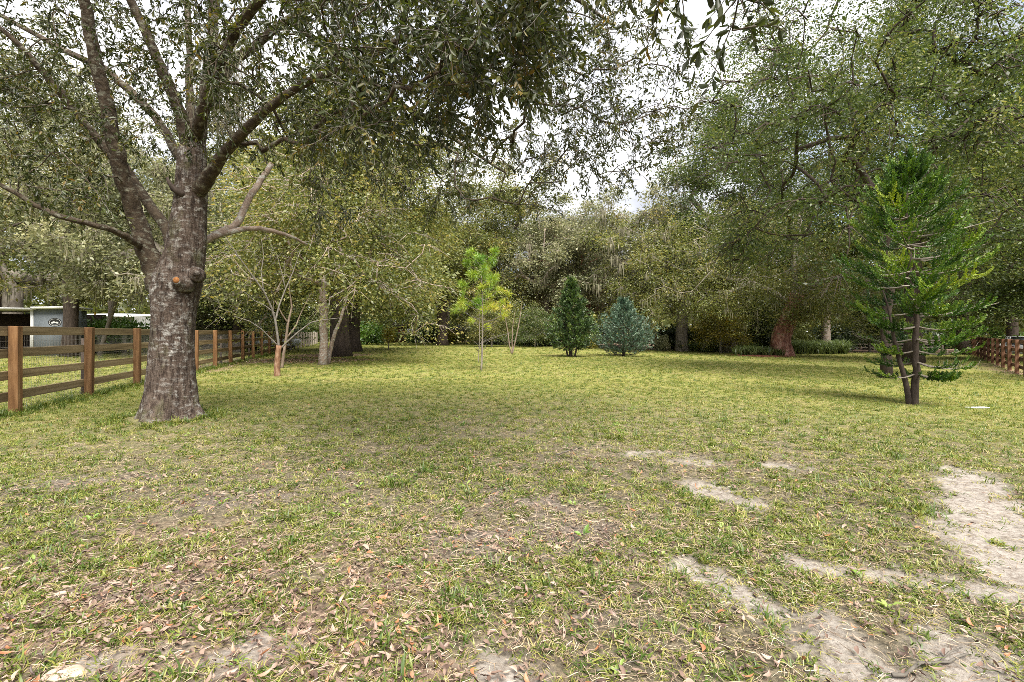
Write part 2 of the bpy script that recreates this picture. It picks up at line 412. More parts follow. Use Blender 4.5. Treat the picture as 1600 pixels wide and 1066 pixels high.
def ground_material():
    m, n, l = new_mat('lawn_ground')
    o = n.new('ShaderNodeOutputMaterial'); b = n.new('ShaderNodeBsdfPrincipled')
    b.inputs['Roughness'].default_value = .95; b.inputs['Specular IOR Level'].default_value = .1
    tc = n.new('ShaderNodeTexCoord')
    def noise(s, d=6, r=.6, sc_=(1, 1, 1)):
        q = n.new('ShaderNodeTexNoise'); q.inputs['Scale'].default_value = s; q.inputs['Detail'].default_value = d; q.inputs['Roughness'].default_value = r
        mpn = n.new('ShaderNodeMapping'); mpn.inputs['Scale'].default_value = sc_
        l(tc.outputs['Object'], mpn.inputs['Vector']); l(mpn.outputs[0], q.inputs['Vector']); return q
    def mix(f, a, c):
        q = n.new('ShaderNodeMixRGB'); l(f, q.inputs['Fac']); l(a, q.inputs['Color1']); l(c, q.inputs['Color2']); return q.outputs[0]
    def attr(nm):
        q = n.new('ShaderNodeAttribute'); q.attribute_name = nm; return q.outputs['Fac']
    # turf: fine straw and green flecks over slow patches
    fine = noise(26, 8, .75); slow = noise(.55, 5, .6)
    g1 = ramp(n, [(.30, (.036, .040, .009)), (.46, (.148, .145, .038)), (.58, (.265, .245, .075)), (.72, (.35, .31, .13))]); l(fine.outputs['Fac'], g1.inputs['Fac'])
    g2 = ramp(n, [(.30, (.034, .046, .009)), (.48, (.125, .150, .034)), (.62, (.23, .235, .064)), (.75, (.32, .30, .105))]); l(fine.outputs['Fac'], g2.inputs['Fac'])
    fs = ramp(n, [(.4, (0, 0, 0)), (.62, (1, 1, 1))]); l(slow.outputs['Fac'], fs.inputs['Fac'])
    turf = mix(fs.outputs['Color'], g1.outputs['Color'], g2.outputs['Color'])
    th = noise(1.7, 6, .68, (1, .7, 1)); tf = ramp(n, [(.44, (0, 0, 0)), (.66, (.62, .62, .62))]); l(th.outputs['Fac'], tf.inputs['Fac'])
    tcol = ramp(n, [(.35, (.05, .042, .020)), (.52, (.16, .13, .065)), (.70, (.30, .255, .15))]); l(fine.outputs['Fac'], tcol.inputs['Fac'])
    turf = mix(tf.outputs['Color'], turf, tcol.outputs['Color'])
    # soil between the near blades
    nf = noise(38, 8, .7)
    soil = ramp(n, [(.3, (.025, .021, .016)), (.48, (.085, .073, .050)), (.6, (.16, .135, .09)), (.75, (.28, .235, .17))]); l(nf.outputs['Fac'], soil.inputs['Fac'])
    base = mix(attr('near'), turf, soil.outputs['Color'])
    # dead leaves on the ground
    vo = n.new('ShaderNodeTexVoronoi'); vo.inputs['Scale'].default_value = 46; l(tc.outputs['Object'], vo.inputs['Vector'])
    sepc = n.new('ShaderNodeSeparateColor'); l(vo.outputs['Color'], sepc.inputs[0])
    lit = ramp(n, [(0, (.06, .040, .032)), (.4, (.15, .10, .075)), (.75, (.26, .19, .145)), (1, (.28, .16, .10))]); l(sepc.outputs[0], lit.inputs['Fac'])
    base = mix(attr('litter'), base, lit.outputs['Color'])
    dirt = ramp(n, [(.3, (.055, .045, .038)), (.55, (.15, .125, .108)), (.75, (.27, .235, .205))]); l(nf.outputs['Fac'], dirt.inputs['Fac'])
    base = mix(attr('dirt'), base, dirt.outputs['Color'])
    ns = noise(22, 10, .78)
    snd = ramp(n, [(.30, (.055, .044, .036)), (.40, (.15, .125, .105)), (.52, (.25, .225, .20)), (.7, (.33, .30, .27)), (.85, (.37, .34, .31))]); l(ns.outputs['Fac'], snd.inputs['Fac'])
    base = mix(attr('sand'), base, snd.outputs['Color'])
    l(base, b.inputs['Base Color'])
    bp = n.new('ShaderNodeBump'); bp.inputs['Strength'].default_value = .8; bp.inputs['Distance'].default_value = .025
    l(fine.outputs['Fac'], bp.inputs['Height']); l(bp.outputs[0], b.inputs['Normal'])
    l(b.outputs[0], o.inputs['Surface'])
    return m
gm = MB(); gm.add(V, Q)
g_me = gm.mesh('lawn', ground_material(), True)
for nm, arr in (('sand', sm), ('dirt', dm), ('litter', lm), ('near', 1 - smooth(5, 15, np.hypot(X, Y)))):
    a = g_me.attributes.new(nm, 'FLOAT', 'POINT'); a.data.foreach_set('value', np.ascontiguousarray(arr, dtype=np.float32).ravel())
lawn = put('lawn', g_me)
tag(lawn, kind='structure')

def ground_z(x, y):
    """height of the finished ground near the camera, micro relief included"""
    x = np.asarray(x, float); y = np.asarray(y, float)
    s = sand_mask(x, y); nw = 1 - smooth(9, 14, np.hypot(x, y))
    return gz(x, y) + nw * ((fbm(x, y, 3.5, 3) - .5) * .05 - s * .016 + (fbm(x + 3, y, 10, 3) - .5) * .030) + .05 * np.exp(-(np.hypot(x + 5.28, y - 7.9) / .9) ** 2)

# ------------------------------------------------------------------ leaves and trees
def rand_dirs(rng, n):
    v = rng.normal(size=(n, 3)); return norm(v)

def leaf_faces(mb, Pp, A, N, Ln, Wd, tint, fine=False):
    """one leaf per row: Pp base, A axis, N normal, Ln length, Wd width"""
    n = len(Pp); A = norm(A); S = norm(np.cross(A, N)); N = np.cross(S, A)
    Ln = np.broadcast_to(np.asarray(Ln, float), (n,))[:, None]; Wd = np.broadcast_to(np.asarray(Wd, float), (n,))[:, None]
    if not fine:
        b = Pp; t = Pp + A * Ln
        m_ = Pp + A * Ln * .48 + N * Wd * .18
        Vv = np.stack([b, m_ - S * Wd / 2, t, m_ + S * Wd / 2], 1).reshape(-1, 3)
        Fq = np.arange(n * 4).reshape(n, 4)
        mb.add(Vv, Fq, tint)
    else:
        b = Pp; t = Pp + A * Ln - N * Ln * .12
        l1 = Pp + A * Ln * .30 - S * Wd * .42 + N * Wd * .16; l2 = Pp + A * Ln * .68 - S * Wd * .46 + N * Wd * .10
        r1 = Pp + A * Ln * .30 + S * Wd * .42 + N * Wd * .16; r2 = Pp + A * Ln * .68 + S * Wd * .46 + N * Wd * .10
        Vv = np.stack([b, l1, l2, t, r2, r1], 1).reshape(-1, 3)
        k = np.arange(n)[:, None] * 6
        mb.add(Vv, [k + np.array([[0, 3, 2, 1]]), k + np.array([[0, 5, 4, 3]])], tint)
        # both halves carry the leaf's tint
def leaf_tint2(t): return t

class Skel:
    def __init__(s): s.p = []; s.par = []; s.fix = []
    def chain(s, pts, rad=None, attach=None):
        last = attach if attach is not None else -1
        ids = []
        for k, q in enumerate(pts):
            if k == 0 and attach is not None and np.linalg.norm(np.asarray(q) - s.p[attach]) < 1e-6: continue
            s.p.append(np.asarray(q, float)); s.par.append(last); s.fix.append(None if rad is None else float(rad[k])); last = len(s.p) - 1; ids.append(last)
        return ids
    def grow(s, targets, rng, seg=.5, wob=.12, arch=.10, skip=0, order_from=None):
        T = np.asarray(targets, float)
        o = np.asarray(s.p[-1] if order_from is None else order_from)
        od = np.argsort(np.linalg.norm(T - o, axis=1) + rng.random(len(T)) * .4)
        cap = len(s.p) + len(T) * 14 + 10
        arr = np.zeros((cap, 3)); arr[:len(s.p)] = np.array(s.p)
        tips = []
        for i in od:
            t = T[i]; n = len(s.p)
            d = np.linalg.norm(arr[skip:n] - t, axis=1)
            # branches rather run outward: penalise nodes above the target
            d = d + .35 * np.maximum(0, arr[skip:n, 2] - t[2])
            j = int(np.argmin(d)) + skip
            a = arr[j]; L = np.linalg.norm(t - a)
            k = max(1, min(12, int(math.ceil(L / seg))))
            side = rng.normal(size=3) * L * wob; side2 = rng.normal(size=3) * L * wob * .5
            last = j
            for q in range(1, k + 1):
                f = q / k
                x = a + (t - a) * f + side * math.sin(math.pi * f) + side2 * math.sin(2 * math.pi * f); x[2] += arch * L * math.sin(math.pi * f)
                arr[len(s.p)] = x
                s.p.append(x); s.par.append(last); s.fix.append(None); last = len(s.p) - 1
            tips.append(last)
        return tips
    def radii(s, rtip, rbase=None, power=None):
        n = len(s.p); cnt = np.zeros(n)
        ch = [[] for _ in range(n)]
        for i in range(n):
            if s.par[i] >= 0: ch[s.par[i]].append(i)
        for i in range(n - 1, -1, -1):
            if not ch[i]: cnt[i] = 1
            else: cnt[i] = sum(cnt[c] for c in ch[i])
        tot = max(2, cnt.max())
        pw = power if power is not None else math.log(rbase / rtip) / math.log(tot)
        r = rtip * cnt ** pw
        for i in range(n):
            if s.fix[i] is not None: r[i] = s.fix[i]
        return r, ch, cnt
    def tubes(s, mb, r, ch, cnt, sides=(9, 6, 4, 3), flare=0.0):
        P_ = s.p
        starts = [(i, None) for i in range(len(P_)) if s.par[i] < 0]
        while starts:
            i, par = starts.pop()
            pts = []; rad = []
            if par is not None:
                pts.append(P_[par]); rad.append(min(r[i] * 1.15, r[par]))
            j = i
            while True:
                pts.append(P_[j]); rad.append(r[j])
                c = ch[j]
                if not c: break
                fx = [q for q in c if s.fix[q] is not None]
                main = fx[0] if (s.fix[j] is not None and fx) else max(c, key=lambda q: cnt[q])
                for q in c:
                    if q != main: starts.append((q, j))
                j = main
            rad = np.array(rad)
            if len(pts) < 2: continue
            m = rad.max()
            k = sides[0] if m > .12 else sides[1] if m > .04 else sides[2] if m > .015 else sides[3]
            if par is None and flare:
                z = np.array(pts)[:, 2] - pts[0][2]
                rad = rad * (1 + flare * np.exp(-z / .35))
            mb.tube(pts, rad, k, cap=(m > .04))

def crown_targets(rng, n, centre, radii, hollow=.55, low=-.85):
    """clump centres in an uneven ellipsoid shell"""
    out = []
    ph = rng.random(6) * 7
    while len(out) < n:
        d = rng.normal(size=3); d /= np.linalg.norm(d)
        if d[2] < low: continue
        r = rng.random() ** (1 / 2.4)
        if r < hollow and rng.random() < .8: continue
        az = math.atan2(d[1], d[0])
        lump = 1 + .16 * math.sin(2 * az + ph[0]) + .13 * math.sin(3 * az + ph[1] + 2 * d[2]) + .10 * math.sin(5 * az + ph[2] + 4 * d[2])
        v = d * r * lump
        if d[2] < 0:                                  # the lower half hangs like a skirt instead of closing to a ball
            hxy = math.hypot(d[0], d[1]) + 1e-6
            v[:2] *= hxy ** -.62
        out.append(np.asarray(centre) + v * np.asarray(radii))
    return np.array(out)

def tree_mesh(name, seed, h, R, bottom, trunk_r, nclump, nleaf, leaf=(.16, .085), bark='bark_grey', leafmat='leaf_olive',
              lean=(0, 0), sig=.55, moss=0, droop=.25, wob=.14, hollow=.5, fork=.32, stems=1, flare=.5):
    rng = np.random.default_rng(seed)
    sk = Skel()
    cz = (h + bottom) / 2
    rz = (h - bottom) / 2
    top = h * fork + bottom * .3
    n = 7
    pts = []
    for k in range(n):
        f = k / (n - 1)
        pts.append(np.array([lean[0] * f + rng.normal() * .05 * h / 10 * f, lean[1] * f + rng.normal() * .05 * h / 10 * f, -.15 + (top + .15) * f]))
    sk.chain(pts)
    tc_ = np.array([lean[0] * 1.2, lean[1] * 1.2, cz])
    T = crown_targets(rng, nclump, tc_, (R, R, rz), hollow)
    # a few leading points high up so that limbs run right through the crown
    tips = sk.grow(T, rng, seg=.7, wob=wob, arch=.10, skip=3, order_from=pts[-1])
    r, ch, cnt = sk.radii(.022, trunk_r)
    wm = MB(); sk.tubes(wm, r, ch, cnt, flare=flare)
    for i in tips:                                   # bare hanging twigs showing through the leaves
        for _ in range(4):
            d = norm(sk.p[i] - tc_ + rng.normal(size=3) * 2.0); d[2] = d[2] * .4 + .05; L = .7 + .9 * rng.random()
            a_ = sk.p[i] - d * .3; wm.tube(np.array([a_, a_ + d * L * .5 + [0, 0, -.05], a_ + d * L + rng.normal(size=3) * .15 + [0, 0, -.35 * L]]), np.array([.0012, .0009, .0004]) * h, 3, False)
    wood = wm.mesh(name + '_wood', M[bark], True)
    tp = np.array([sk.p[i] for i in tips]); td = norm(np.array([sk.p[i] - sk.p[sk.par[i]] for i in tips]))
    per = nleaf // len(tp)
    ci = np.repeat(np.arange(len(tp)), per)
    csig = sig * (.6 + .8 * rng.random(len(tp)))
    off = rng.normal(size=(len(ci), 3)) * csig[ci][:, None] * np.array([1.15, 1.15, .62])
    along = rng.random(len(ci)) ** .7
    pos = tp[ci] + off - td[ci] * (along * .5)[:, None]
    rr = np.linalg.norm(off[:, :2], axis=1)
    pos[:, 2] -= droop * rr ** 1.3
    pos[:, 2] = np.maximum(pos[:, 2], max(.4, bottom * .45))
    ax = norm(off + rand_dirs(rng, len(ci)) * .6 + np.array([0, 0, -.25]))
    nn = norm(rand_dirs(rng, len(ci)) + np.array([0, 0, .55]))
    sc_ = .5 + 1.0 * rng.random(len(ci)) ** 1.5
    ctint = rng.normal(.43, .22, len(tp))
    tint = np.clip(ctint[ci] + rng.normal(0, .24, len(ci)), 0, 1)
    lm_ = MB(); leaf_faces(lm_, pos, ax, nn, leaf[0] * sc_, leaf[1] * sc_, tint)
    crown = lm_.mesh(name + '_leaves', M[leafmat])
    res = {'wood': wood, 'leaves': crown, 'moss': None}
    if moss:
        mm = MB()
        cand = np.array([i for i in range(len(sk.p)) if r[i] < .16 and sk.p[i][2] > bottom * .8])
        pick = rng.choice(cand, moss)
        moss_strands(mm, np.array([sk.p[i] for i in pick]), rng, 7, .9, .05)
        res['moss'] = mm.mesh(name + '_moss', M['moss'])
    return res

def moss_strands(mm, pts, rng, per, length, width):
    n = len(pts) * per
    b = np.repeat(pts, per, axis=0) + rng.normal(size=(n, 3)) * np.array([.16, .16, .05])
    L = length * (.25 + rng.random(n) ** 1.5)
    a = rng.random(n) * math.pi
    S = np.stack([np.cos(a), np.sin(a), 0 * a], 1) * (width * (.5 + rng.random(n)))[:, None]
    sw = rng.normal(size=(n, 3)) * .06; sw[:, 2] = 0
    p1 = b + sw; p1[:, 2] -= L * .5
    p2 = b + sw * .4; p2[:, 2] -= L
    V_ = np.stack([b - S * .3, b + S * .3, p1 + S * .5, p1 - S * .5, p2], 1).reshape(-1, 3)
    k = np.arange(n)[:, None] * 5
    t = np.clip(rng.normal(.5, .2, n), 0, 1)
    mm.add(V_, [k + np.array([[0, 1, 2, 3]]), ], t)
    mm.f.append(k + np.array([[3, 2, 4]]) + (mm.n - len(V_))); mm.t.append(t)

def plant_tree(name, var, label, loc, rz=0.0, s=1.0, cat='tree', leafmat=None, bark=None, group=None, sz=None):
    o = thing(name, label, cat, loc, rz, group)
    o.scale = (s, s, sz or s)
    for key, nm in (('wood', 'trunk'), ('leaves', 'crown'), ('moss', 'hanging_moss')):
        if var.get(key) is None: continue
        c = put(nm, var[key], o)
        if key == 'moss': c['kind'] = 'stuff'
        mt = leafmat if key == 'leaves' else bark if key == 'wood' else None
        if mt:
            c.material_slots[0].link = 'OBJECT'; c.material_slots[0].material = M[mt]
    return o

V_LIVE = tree_mesh('live_oak', 11, 12.5, 6.4, 2.0, .46, 150, 52000, leaf=(.19, .095), bark='bark_grey', leafmat='leaf_olive', moss=420, wob=.2, sig=.50)
V_LIVE2 = tree_mesh('mossy_oak', 23, 13.5, 7.4, 1.6, .5, 160, 50000, leaf=(.19, .095), bark='bark_grey', leafmat='leaf_olive', moss=620, wob=.24, sig=.46, hollow=.6)
V_TALL = tree_mesh('tall_oak', 5, 20, 5.8, 4.0, .42, 150, 58000, leaf=(.18, .09), bark='bark_dark', leafmat='leaf_green', wob=.12, sig=.48, fork=.42)
V_TALL2 = tree_mesh('broad_oak', 31, 18, 6.6, 2.8, .38, 165, 64000, leaf=(.18, .09), bark='bark_dark', leafmat='leaf_green', wob=.13, sig=.50, fork=.36)
V_NEAR = tree_mesh('near_oak', 37, 17, 6.3, 2.6, .16, 360, 135000, leaf=(.105, .052), bark='bark_dark', leafmat='leaf_green', wob=.13, sig=.42, fork=.36)
V_PALE = tree_mesh('pale_oak', 43, 9.5, 4.1, 1.0, .165, 200, 42000, leaf=(.13, .065), bark='bark_pale', leafmat='leaf_olive', sig=.5, droop=.35)
V_DENSE = tree_mesh('laurel_oak', 41, 12.5, 5.0, 1.5, .42, 150, 62000, bark='bark_dark', leafmat='leaf_olive', sig=.5, droop=.35)
V_SMALL = tree_mesh('understory', 51, 7.5, 3.4, .7, .14, 130, 26000, bark='bark_grey', leafmat='leaf_yellow', sig=.5, leaf=(.17, .085))

def G(x, y): return (x, y, float(gz(x, y)))
GB = 'trees standing round the yard'
TREES = [
    # beyond the left fence
    ('live_oak_tree', V_TALL, 'oak whose trunk rises just right of the open grey shed', (-25.35, 29.4), 1.0, .85, 'leaf_grey', 'bark_dark'),
    ('live_oak_tree', V_LIVE2, 'leaning mossy oak behind the left end of the open shed roof', (-36.0, 37), 2.6, 1.15, 'leaf_olive', None),
    ('live_oak_tree', V_LIVE2, 'large pale mossy oak rising behind the utility pole', (-27.5, 47), .3, 1.35, 'leaf_grey', None),
    ('oak_tree', V_DENSE, 'low dense green tree overhanging the left fence near the silver car', (-19.8, 37), 2.2, .85, 'leaf_green', None),
    ('live_oak_tree', V_LIVE, 'pale grey green oak behind the fence just left of the big trunk', (-19.6, 29.5), 4.1, .92, 'leaf_grey', None),
    ('oak_tree', V_TALL2, 'tall tree behind the left shed reaching the top left corner of the picture', (-42, 42), .5, 1.12, 'leaf_olive', None),
    ('oak_tree', V_TALL, 'tall narrow tree showing between the main limbs of the big front oak', (-29, 52), .5, 1.15, 'leaf_olive', None),
    # left middle group
    ('oak_tree', V_DENSE, 'olive oak on the broad dark trunk, nearer of two dark trunks by the left fence', (-9.75, 29), .4, 1.22, None, None),
    ('oak_tree', V_DENSE, 'olive oak on the slimmer black trunk standing right behind the broad dark trunk', (-11.7, 37.5), 2.5, 1.3, None, None),
    ('oak_tree', V_DENSE, 'low hanging oak in front of the white shed door, its trunk hidden by its leaves', (-7.6, 56), 4.5, 1.3, 'leaf_olive', None),
    # far side of the lawn
    ('oak_tree', V_LIVE, 'rounded olive tree behind the small black roofed shelter', (-9.5, 72), .9, 1.45, None, None),
    ('oak_tree', V_TALL2, 'tallest olive tree left of the sky gap, behind the young yellow pine', (-2.4, 61), 4.2, 1.28, 'leaf_olive', None),
    ('oak_tree', V_TALL2, 'tall olive tree on the far left beyond the red brown shed', (-22, 74), 1.9, 1.0, 'leaf_olive', None),
    ('oak_tree', V_LIVE2, 'grey mossy oak behind the young yellow pine', (3.8, 60), 3.3, 1.2, 'leaf_grey', 'bark_pale'),
    ('oak_tree', V_LIVE, 'brownish oak with hanging moss directly behind the dark narrow conifer', (8.2, 57), 5.2, 1.2, 'leaf_grey', 'bark_red'),
    ('oak_tree', V_LIVE2, 'yellowish mossy oak above the blue green conifer', (13.0, 54), 1.4, 1.28, 'leaf_grey', None),
    ('live_oak_tree', V_LIVE2, 'twisted bare limbed mossy oak left of the leaning red trunk', (15.6, 47), 4.0, 1.05, 'leaf_olive', None),
    # right side
    ('oak_tree', V_TALL, 'tallest oak, its top against the bright sky right of the gap', (19.6, 46), .8, 1.22, None, 'bark_grey'),
    ('oak_tree', V_NEAR, 'dark trunked oak whose trunk stands just behind the araucaria', (13.3, 18.2), 2.0, .95, None, None),
    ('oak_tree', V_TALL, 'tall green oak behind the top of the araucaria', (23.5, 30), 3.4, 1.0, None, None),
    ('oak_tree', V_TALL2, 'pale trunked oak behind the strap leaf hedge on the right', (27.6, 45), 1.1, .95, None, 'bark_pale'),
    ('oak_tree', V_NEAR, 'dense oak leaning over the right fence at the edge of the picture', (29.5, 27), 5.2, .95, None, None),
    ('oak_tree', V_TALL, 'oak beyond the far end of the right fence', (37, 42), 2.2, 1.0, None, None),
    ('oak_tree', V_TALL2, 'broad green oak behind the white car at the right edge', (43, 44), .9, 1.05, 'leaf_green', None),
    ('oak_tree', V_DENSE, 'rounded oak beyond the right fence, low in the right edge of the picture', (33.5, 31.5), 3.9, .85, 'leaf_green', None),
    ('oak_tree', V_LIVE, 'olive oak far beyond the right fence behind the other oaks', (54, 62), 3.0, 1.3, None, None),
    ('oak_tree', V_DENSE, 'low leafy oak behind the far rail fence at the right', (38, 57), .2, 1.1, 'leaf_green', None),
]
for nm, v, lab, (x, y), rz, s, lmname, bk in TREES:
    plant_tree(nm, v, lab, G(x, y), rz, s, leafmat=lmname, bark=bk, group=GB)
UNDER = [
    ('small_tree', 'small yellowish tree right of the twisted mossy oak', (17.5, 43), 1.1, .62, None),
    ('small_tree', 'yellow leaved small tree beside the blue green conifer, on its right', (10.8, 47.5), 2.0, .62, None),
    ('small_tree', 'olive small tree between the shelter and the V shaped bare shrub', (-2.0, 50), 3.0, .6, 'leaf_olive'),
    ('small_tree', 'dark green small tree behind the leaning red trunk', (24.5, 49), 4.0, .8, 'leaf_green'),
    ('small_tree', 'small dark tree just left of the dark narrow conifer', (2.2, 49), 5.0, .55, 'leaf_green'),
    ('small_tree', 'small green tree at the far corner where the right fence ends', (33.5, 48), 1.7, .7, 'leaf_green'),
    ('small_tree', 'small pale green tree behind the left fence near the silver car', (-24, 40), 1.0, .65, 'leaf_grey'),
]
for nm, lab, (x, y), rz, s, lmname in UNDER:
    plant_tree(nm, V_SMALL, lab, G(x, y), rz, s, leafmat=lmname, group='small trees along the far edge of the lawn')

# a far-off wood that closes the view
def far_wood():
    rng = np.random.default_rng(8)
    mb = MB()
    n = 64
    for k in range(n):
        a = -1.02 + 2.04 * k / (n - 1) + rng.normal() * .01
        d = 82 + rng.random() * 30
        c = np.array([math.sin(a) * d, math.cos(a) * d, 0])
        h = 11 + rng.random() * 5; R = 5 + rng.random() * 2.5
        T = crown_targets(rng, 60, c + np.array([0, 0, h * .52]), (R, R, h * .5), .4)
        ci = np.repeat(np.arange(60), 13)
        pos = T[ci] + rng.normal(size=(len(ci), 3)) * np.array([.9, .9, .7]); pos[:, 2] = np.maximum(pos[:, 2], .3)
        leaf_faces(mb, pos, rand_dirs(rng, len(ci)), norm(rand_dirs(rng, len(ci)) + [0, 0, .5]), .8, .5, np.clip(rng.normal(.4, .2, 60)[ci] + rng.normal(0, .15, len(ci)), 0, 1))
        mb.tube([c, c + [0, 0, h * .5]], [.3, .15], 6)
        pos = c + rng.normal(size=(420, 3)) * np.array([4.5, 3, 0]); pos[:, 2] = rng.random(420) ** 1.3 * 5.0
        leaf_faces(mb, pos, rand_dirs(rng, 420), norm(rand_dirs(rng, 420) + [0, 0, .3]), 1.0, .65, np.clip(rng.normal(.25, .2, 420), 0, 1))
    o = mb.build('far_wood', M['leaf_olive'])
    tag(o, 'far-off wood closing the view behind the yard', 'wood', kind='stuff')
far_wood()

# ------------------------------------------------------------------ the big oak on the left
def big_oak():
    rng = np.random.default_rng(3)
    root = thing('oak_tree', 'big forked oak with whitish lichen on its thick trunk, nearest tree on the left', 'tree', (0, 0, 0))
    YT = 7.9
    base = P(265, 655, YT)
    # trunk: rings by hand, with root lobes at the foot
    k = 40; an = np.arange(k) * 2 * math.pi / k
    ring = [(266, 672, 62), (266, 660, 58), (266, 648, 51), (266, 634, 45.5), (267, 612, 41), (268, 585, 37.5), (269, 555, 35.5), (270, 525, 34.5), (271, 500, 35), (272, 478, 37), (274, 458, 40), (278, 440, 41), (284, 420, 37), (290, 398, 33.5), (292, 375, 32), (294, 350, 30), (297, 320, 27), (299, 290, 25.5), (300, 262, 24), (301, 240, 23), (303, 222, 19), (306, 205, 15)]
    pts = []; rad = []; lob = []
    for i, (px, py, r) in enumerate(ring):
        p = P(px, py, YT); pts.append(p); rad.append(r / F * YT * .85)
        f = math.exp(-max(0, 655 - py) / 26.0)
        lb = 1 + f * (.16 * np.sin(3 * an + .6) + .12 * np.sin(5 * an + 2) + .05 * np.sin(9 * an)) + .022 * np.sin(4 * an + py * .02) + .02 * np.sin(7 * an - py * .045) + rng.normal(0, .006, k)
        lob.append(lb)
    # finer rings
    pts = np.array(pts); rad = np.array(rad); lob = np.array(lob)
    t = np.arange(len(pts)); tt = np.linspace(0, len(pts) - 1, len(pts) * 4)
    itp = lambda a: np.stack([np.interp(tt, t, a[:, c]) for c in range(a.shape[1])], 1)
    tm = MB(); tm.tube(itp(pts), np.interp(tt, t, rad), k, True, itp(lob) + rng.normal(0, .006, (len(tt), k)))
    # scaffold limbs: (pixel x, pixel y, distance, radius in photograph pixels)
    limbs = [
        [(270, 505, 7.9, 24), (261, 472, 7.88, 26), (249, 440, 7.84, 25), (235, 405, 7.8, 22.5), (222, 370, 7.72, 19.5), (208, 330, 7.6, 18), (193, 285, 7.45, 17), (183, 240, 7.3, 16), (172, 190, 7.15, 15), (160, 135, 7.0, 14), (146, 75, 6.85, 13), (134, 20, 6.7, 12), (124, -50, 6.5, 10), (100, -160, 6.3, 7)],
        [(272, 395, 7.95, 16), (262, 362, 8.0, 12), (232, 318, 8.05, 11), (203, 272, 8.0, 10.5), (165, 232, 7.9, 10.5), (135, 198, 7.75, 9.5), (110, 165, 7.6, 9), (84, 133, 7.4, 8), (54, 96, 7.2, 7), (10, 50, 7.0, 5), (-60, 0, 6.8, 3.5)],
        [(226, 390, 7.75, 9), (205, 374, 7.4, 8), (178, 360, 7.1, 7), (135, 349, 6.8, 6), (92, 338, 6.6, 6), (55, 322, 6.5, 5.5), (28, 303, 6.4, 5), (0, 288, 6.3, 4.5), (-60, 262, 6.1, 3)],
        [(300, 250, 7.9, 19), (291, 212, 7.8, 15), (278, 176, 7.7, 13), (268, 142, 7.6, 12), (250, 100, 7.5, 11), (236, 66, 7.4, 10), (203, 0, 7.2, 9), (170, -90, 7.0, 6)],
        [(297, 262, 8.0, 14), (270, 228, 8.2, 9.5), (244, 182, 8.5, 9), (203, 142, 8.8, 8.5), (156, 102, 9.0, 7.5), (101, 82, 9.2, 6.5), (34, 40, 9.5, 5), (-50, 0, 9.9, 3)],
        [(304, 240, 7.9, 19), (312, 203, 7.95, 15), (321, 155, 8.0, 13), (327, 110, 8.0, 12), (331, 66, 8.0, 11), (334, 0, 8.0, 10), (345, -110, 8.0, 7)],
        [(302, 225, 8.1, 13), (296, 140, 8.5, 8), (294, 60, 8.8, 6.5), (292, 0, 9.0, 6), (285, -90, 9.3, 4)],
        [(300, 305, 7.9, 20), (318, 288, 7.78, 17), (333, 266, 7.6, 14), (352, 236, 7.35, 12.5), (372, 213, 7.1, 11.5), (398, 190, 6.85, 10.5), (422, 168, 6.6, 9.5), (447, 148, 6.4, 8.5), (475, 130, 6.2, 8), (505, 118, 6.0, 7.5), (550, 100, 5.8, 7), (610, 70, 5.6, 6.5), (690, 40, 5.45, 6), (780, 20, 5.3, 4), (850, 12, 5.2, 2.6), (910, 22, 5.15, 1.4), (950, 40, 5.1, .7)],
        [(302, 372, 8.0, 15), (322, 376, 8.25, 8.5), (345, 362, 8.5, 8), (371, 352, 8.75, 8), (382, 324, 8.9, 7.5), (396, 297, 9.05, 7), (412, 275, 9.2, 6.5), (425, 256, 9.3, 5.5)],
        [(330, 372, 8.3, 6), (352, 364, 8.5, 6.5), (378, 358, 8.7, 6), (405, 356, 8.9, 5.5), (435, 363, 9.1, 4.5), (460, 372, 9.3, 3.5), (480, 382, 9.5, 2.5)],
        # long bough reaching over the yard towards the camera, above the picture
        [(306, 215, 7.8, 13), (330, 130, 7.2, 12), (372, 40, 6.6, 11), (440, -40, 5.9, 10), (540, -95, 5.2, 9), (700, -130, 4.4, 8.5), (860, -150, 3.6, 8.5), (990, -140, 2.9, 8), (1050, -110, 2.45, 7), (1110, -60, 2.15, 4), (1150, -20, 2.12, 2), (1165, 20, 2.1, 1)],
        # bough reaching to the right in front of the sky
        [(318, 170, 8.0, 12), (370, 90, 8.1, 10), (450, 30, 8.1, 9), (560, -30, 8.0, 8), (680, -50, 7.8, 7), (790, -40, 7.5, 6), (890, -10, 7.2, 4.5), (960, 40, 7.0, 3)],
        [(450, 30, 8.1, 7), (540, 100, 8.6, 6), (640, 170, 9.0, 5), (720, 225, 9.3, 4), (790, 270, 9.5, 2.5)],
    ]
    sk = Skel(); lm_ = MB()
    sk.chain([pts[-1]], [rad[-1]])
    pl = MB()
    for li in limbs:
        q = np.array([P(a, b, c) for a, b, c, d in li]); rr = np.array([d / F * c * .69 for a, b, c, d in li])
        t = np.arange(len(q)); tt = np.linspace(0, len(q) - 1, len(q) * 3 - 2)
        # smooth the hand-set path a little and add small kinks
        q2 = np.stack([np.interp(tt, t, q[:, c]) for c in range(3)], 1); r2 = np.interp(tt, t, rr)
        q2[1:-1] = q2[1:-1] * .5 + (q2[:-2] + q2[2:]) * .25
        q2[2:-1] += rng.normal(size=(len(q2) - 3, 3)) * (r2[2:-1] * .13)[:, None]
        if li[0][:2] in ((302, 372), (330, 372)):
            pl.tube(q2, r2, 12); continue
        s0 = len(sk.p)
        sk.p.append(q2[0]); sk.par.append(-1); sk.fix.append(float(r2[0]))
        sk.chain(q2[1:], r2[1:], attach=s0)
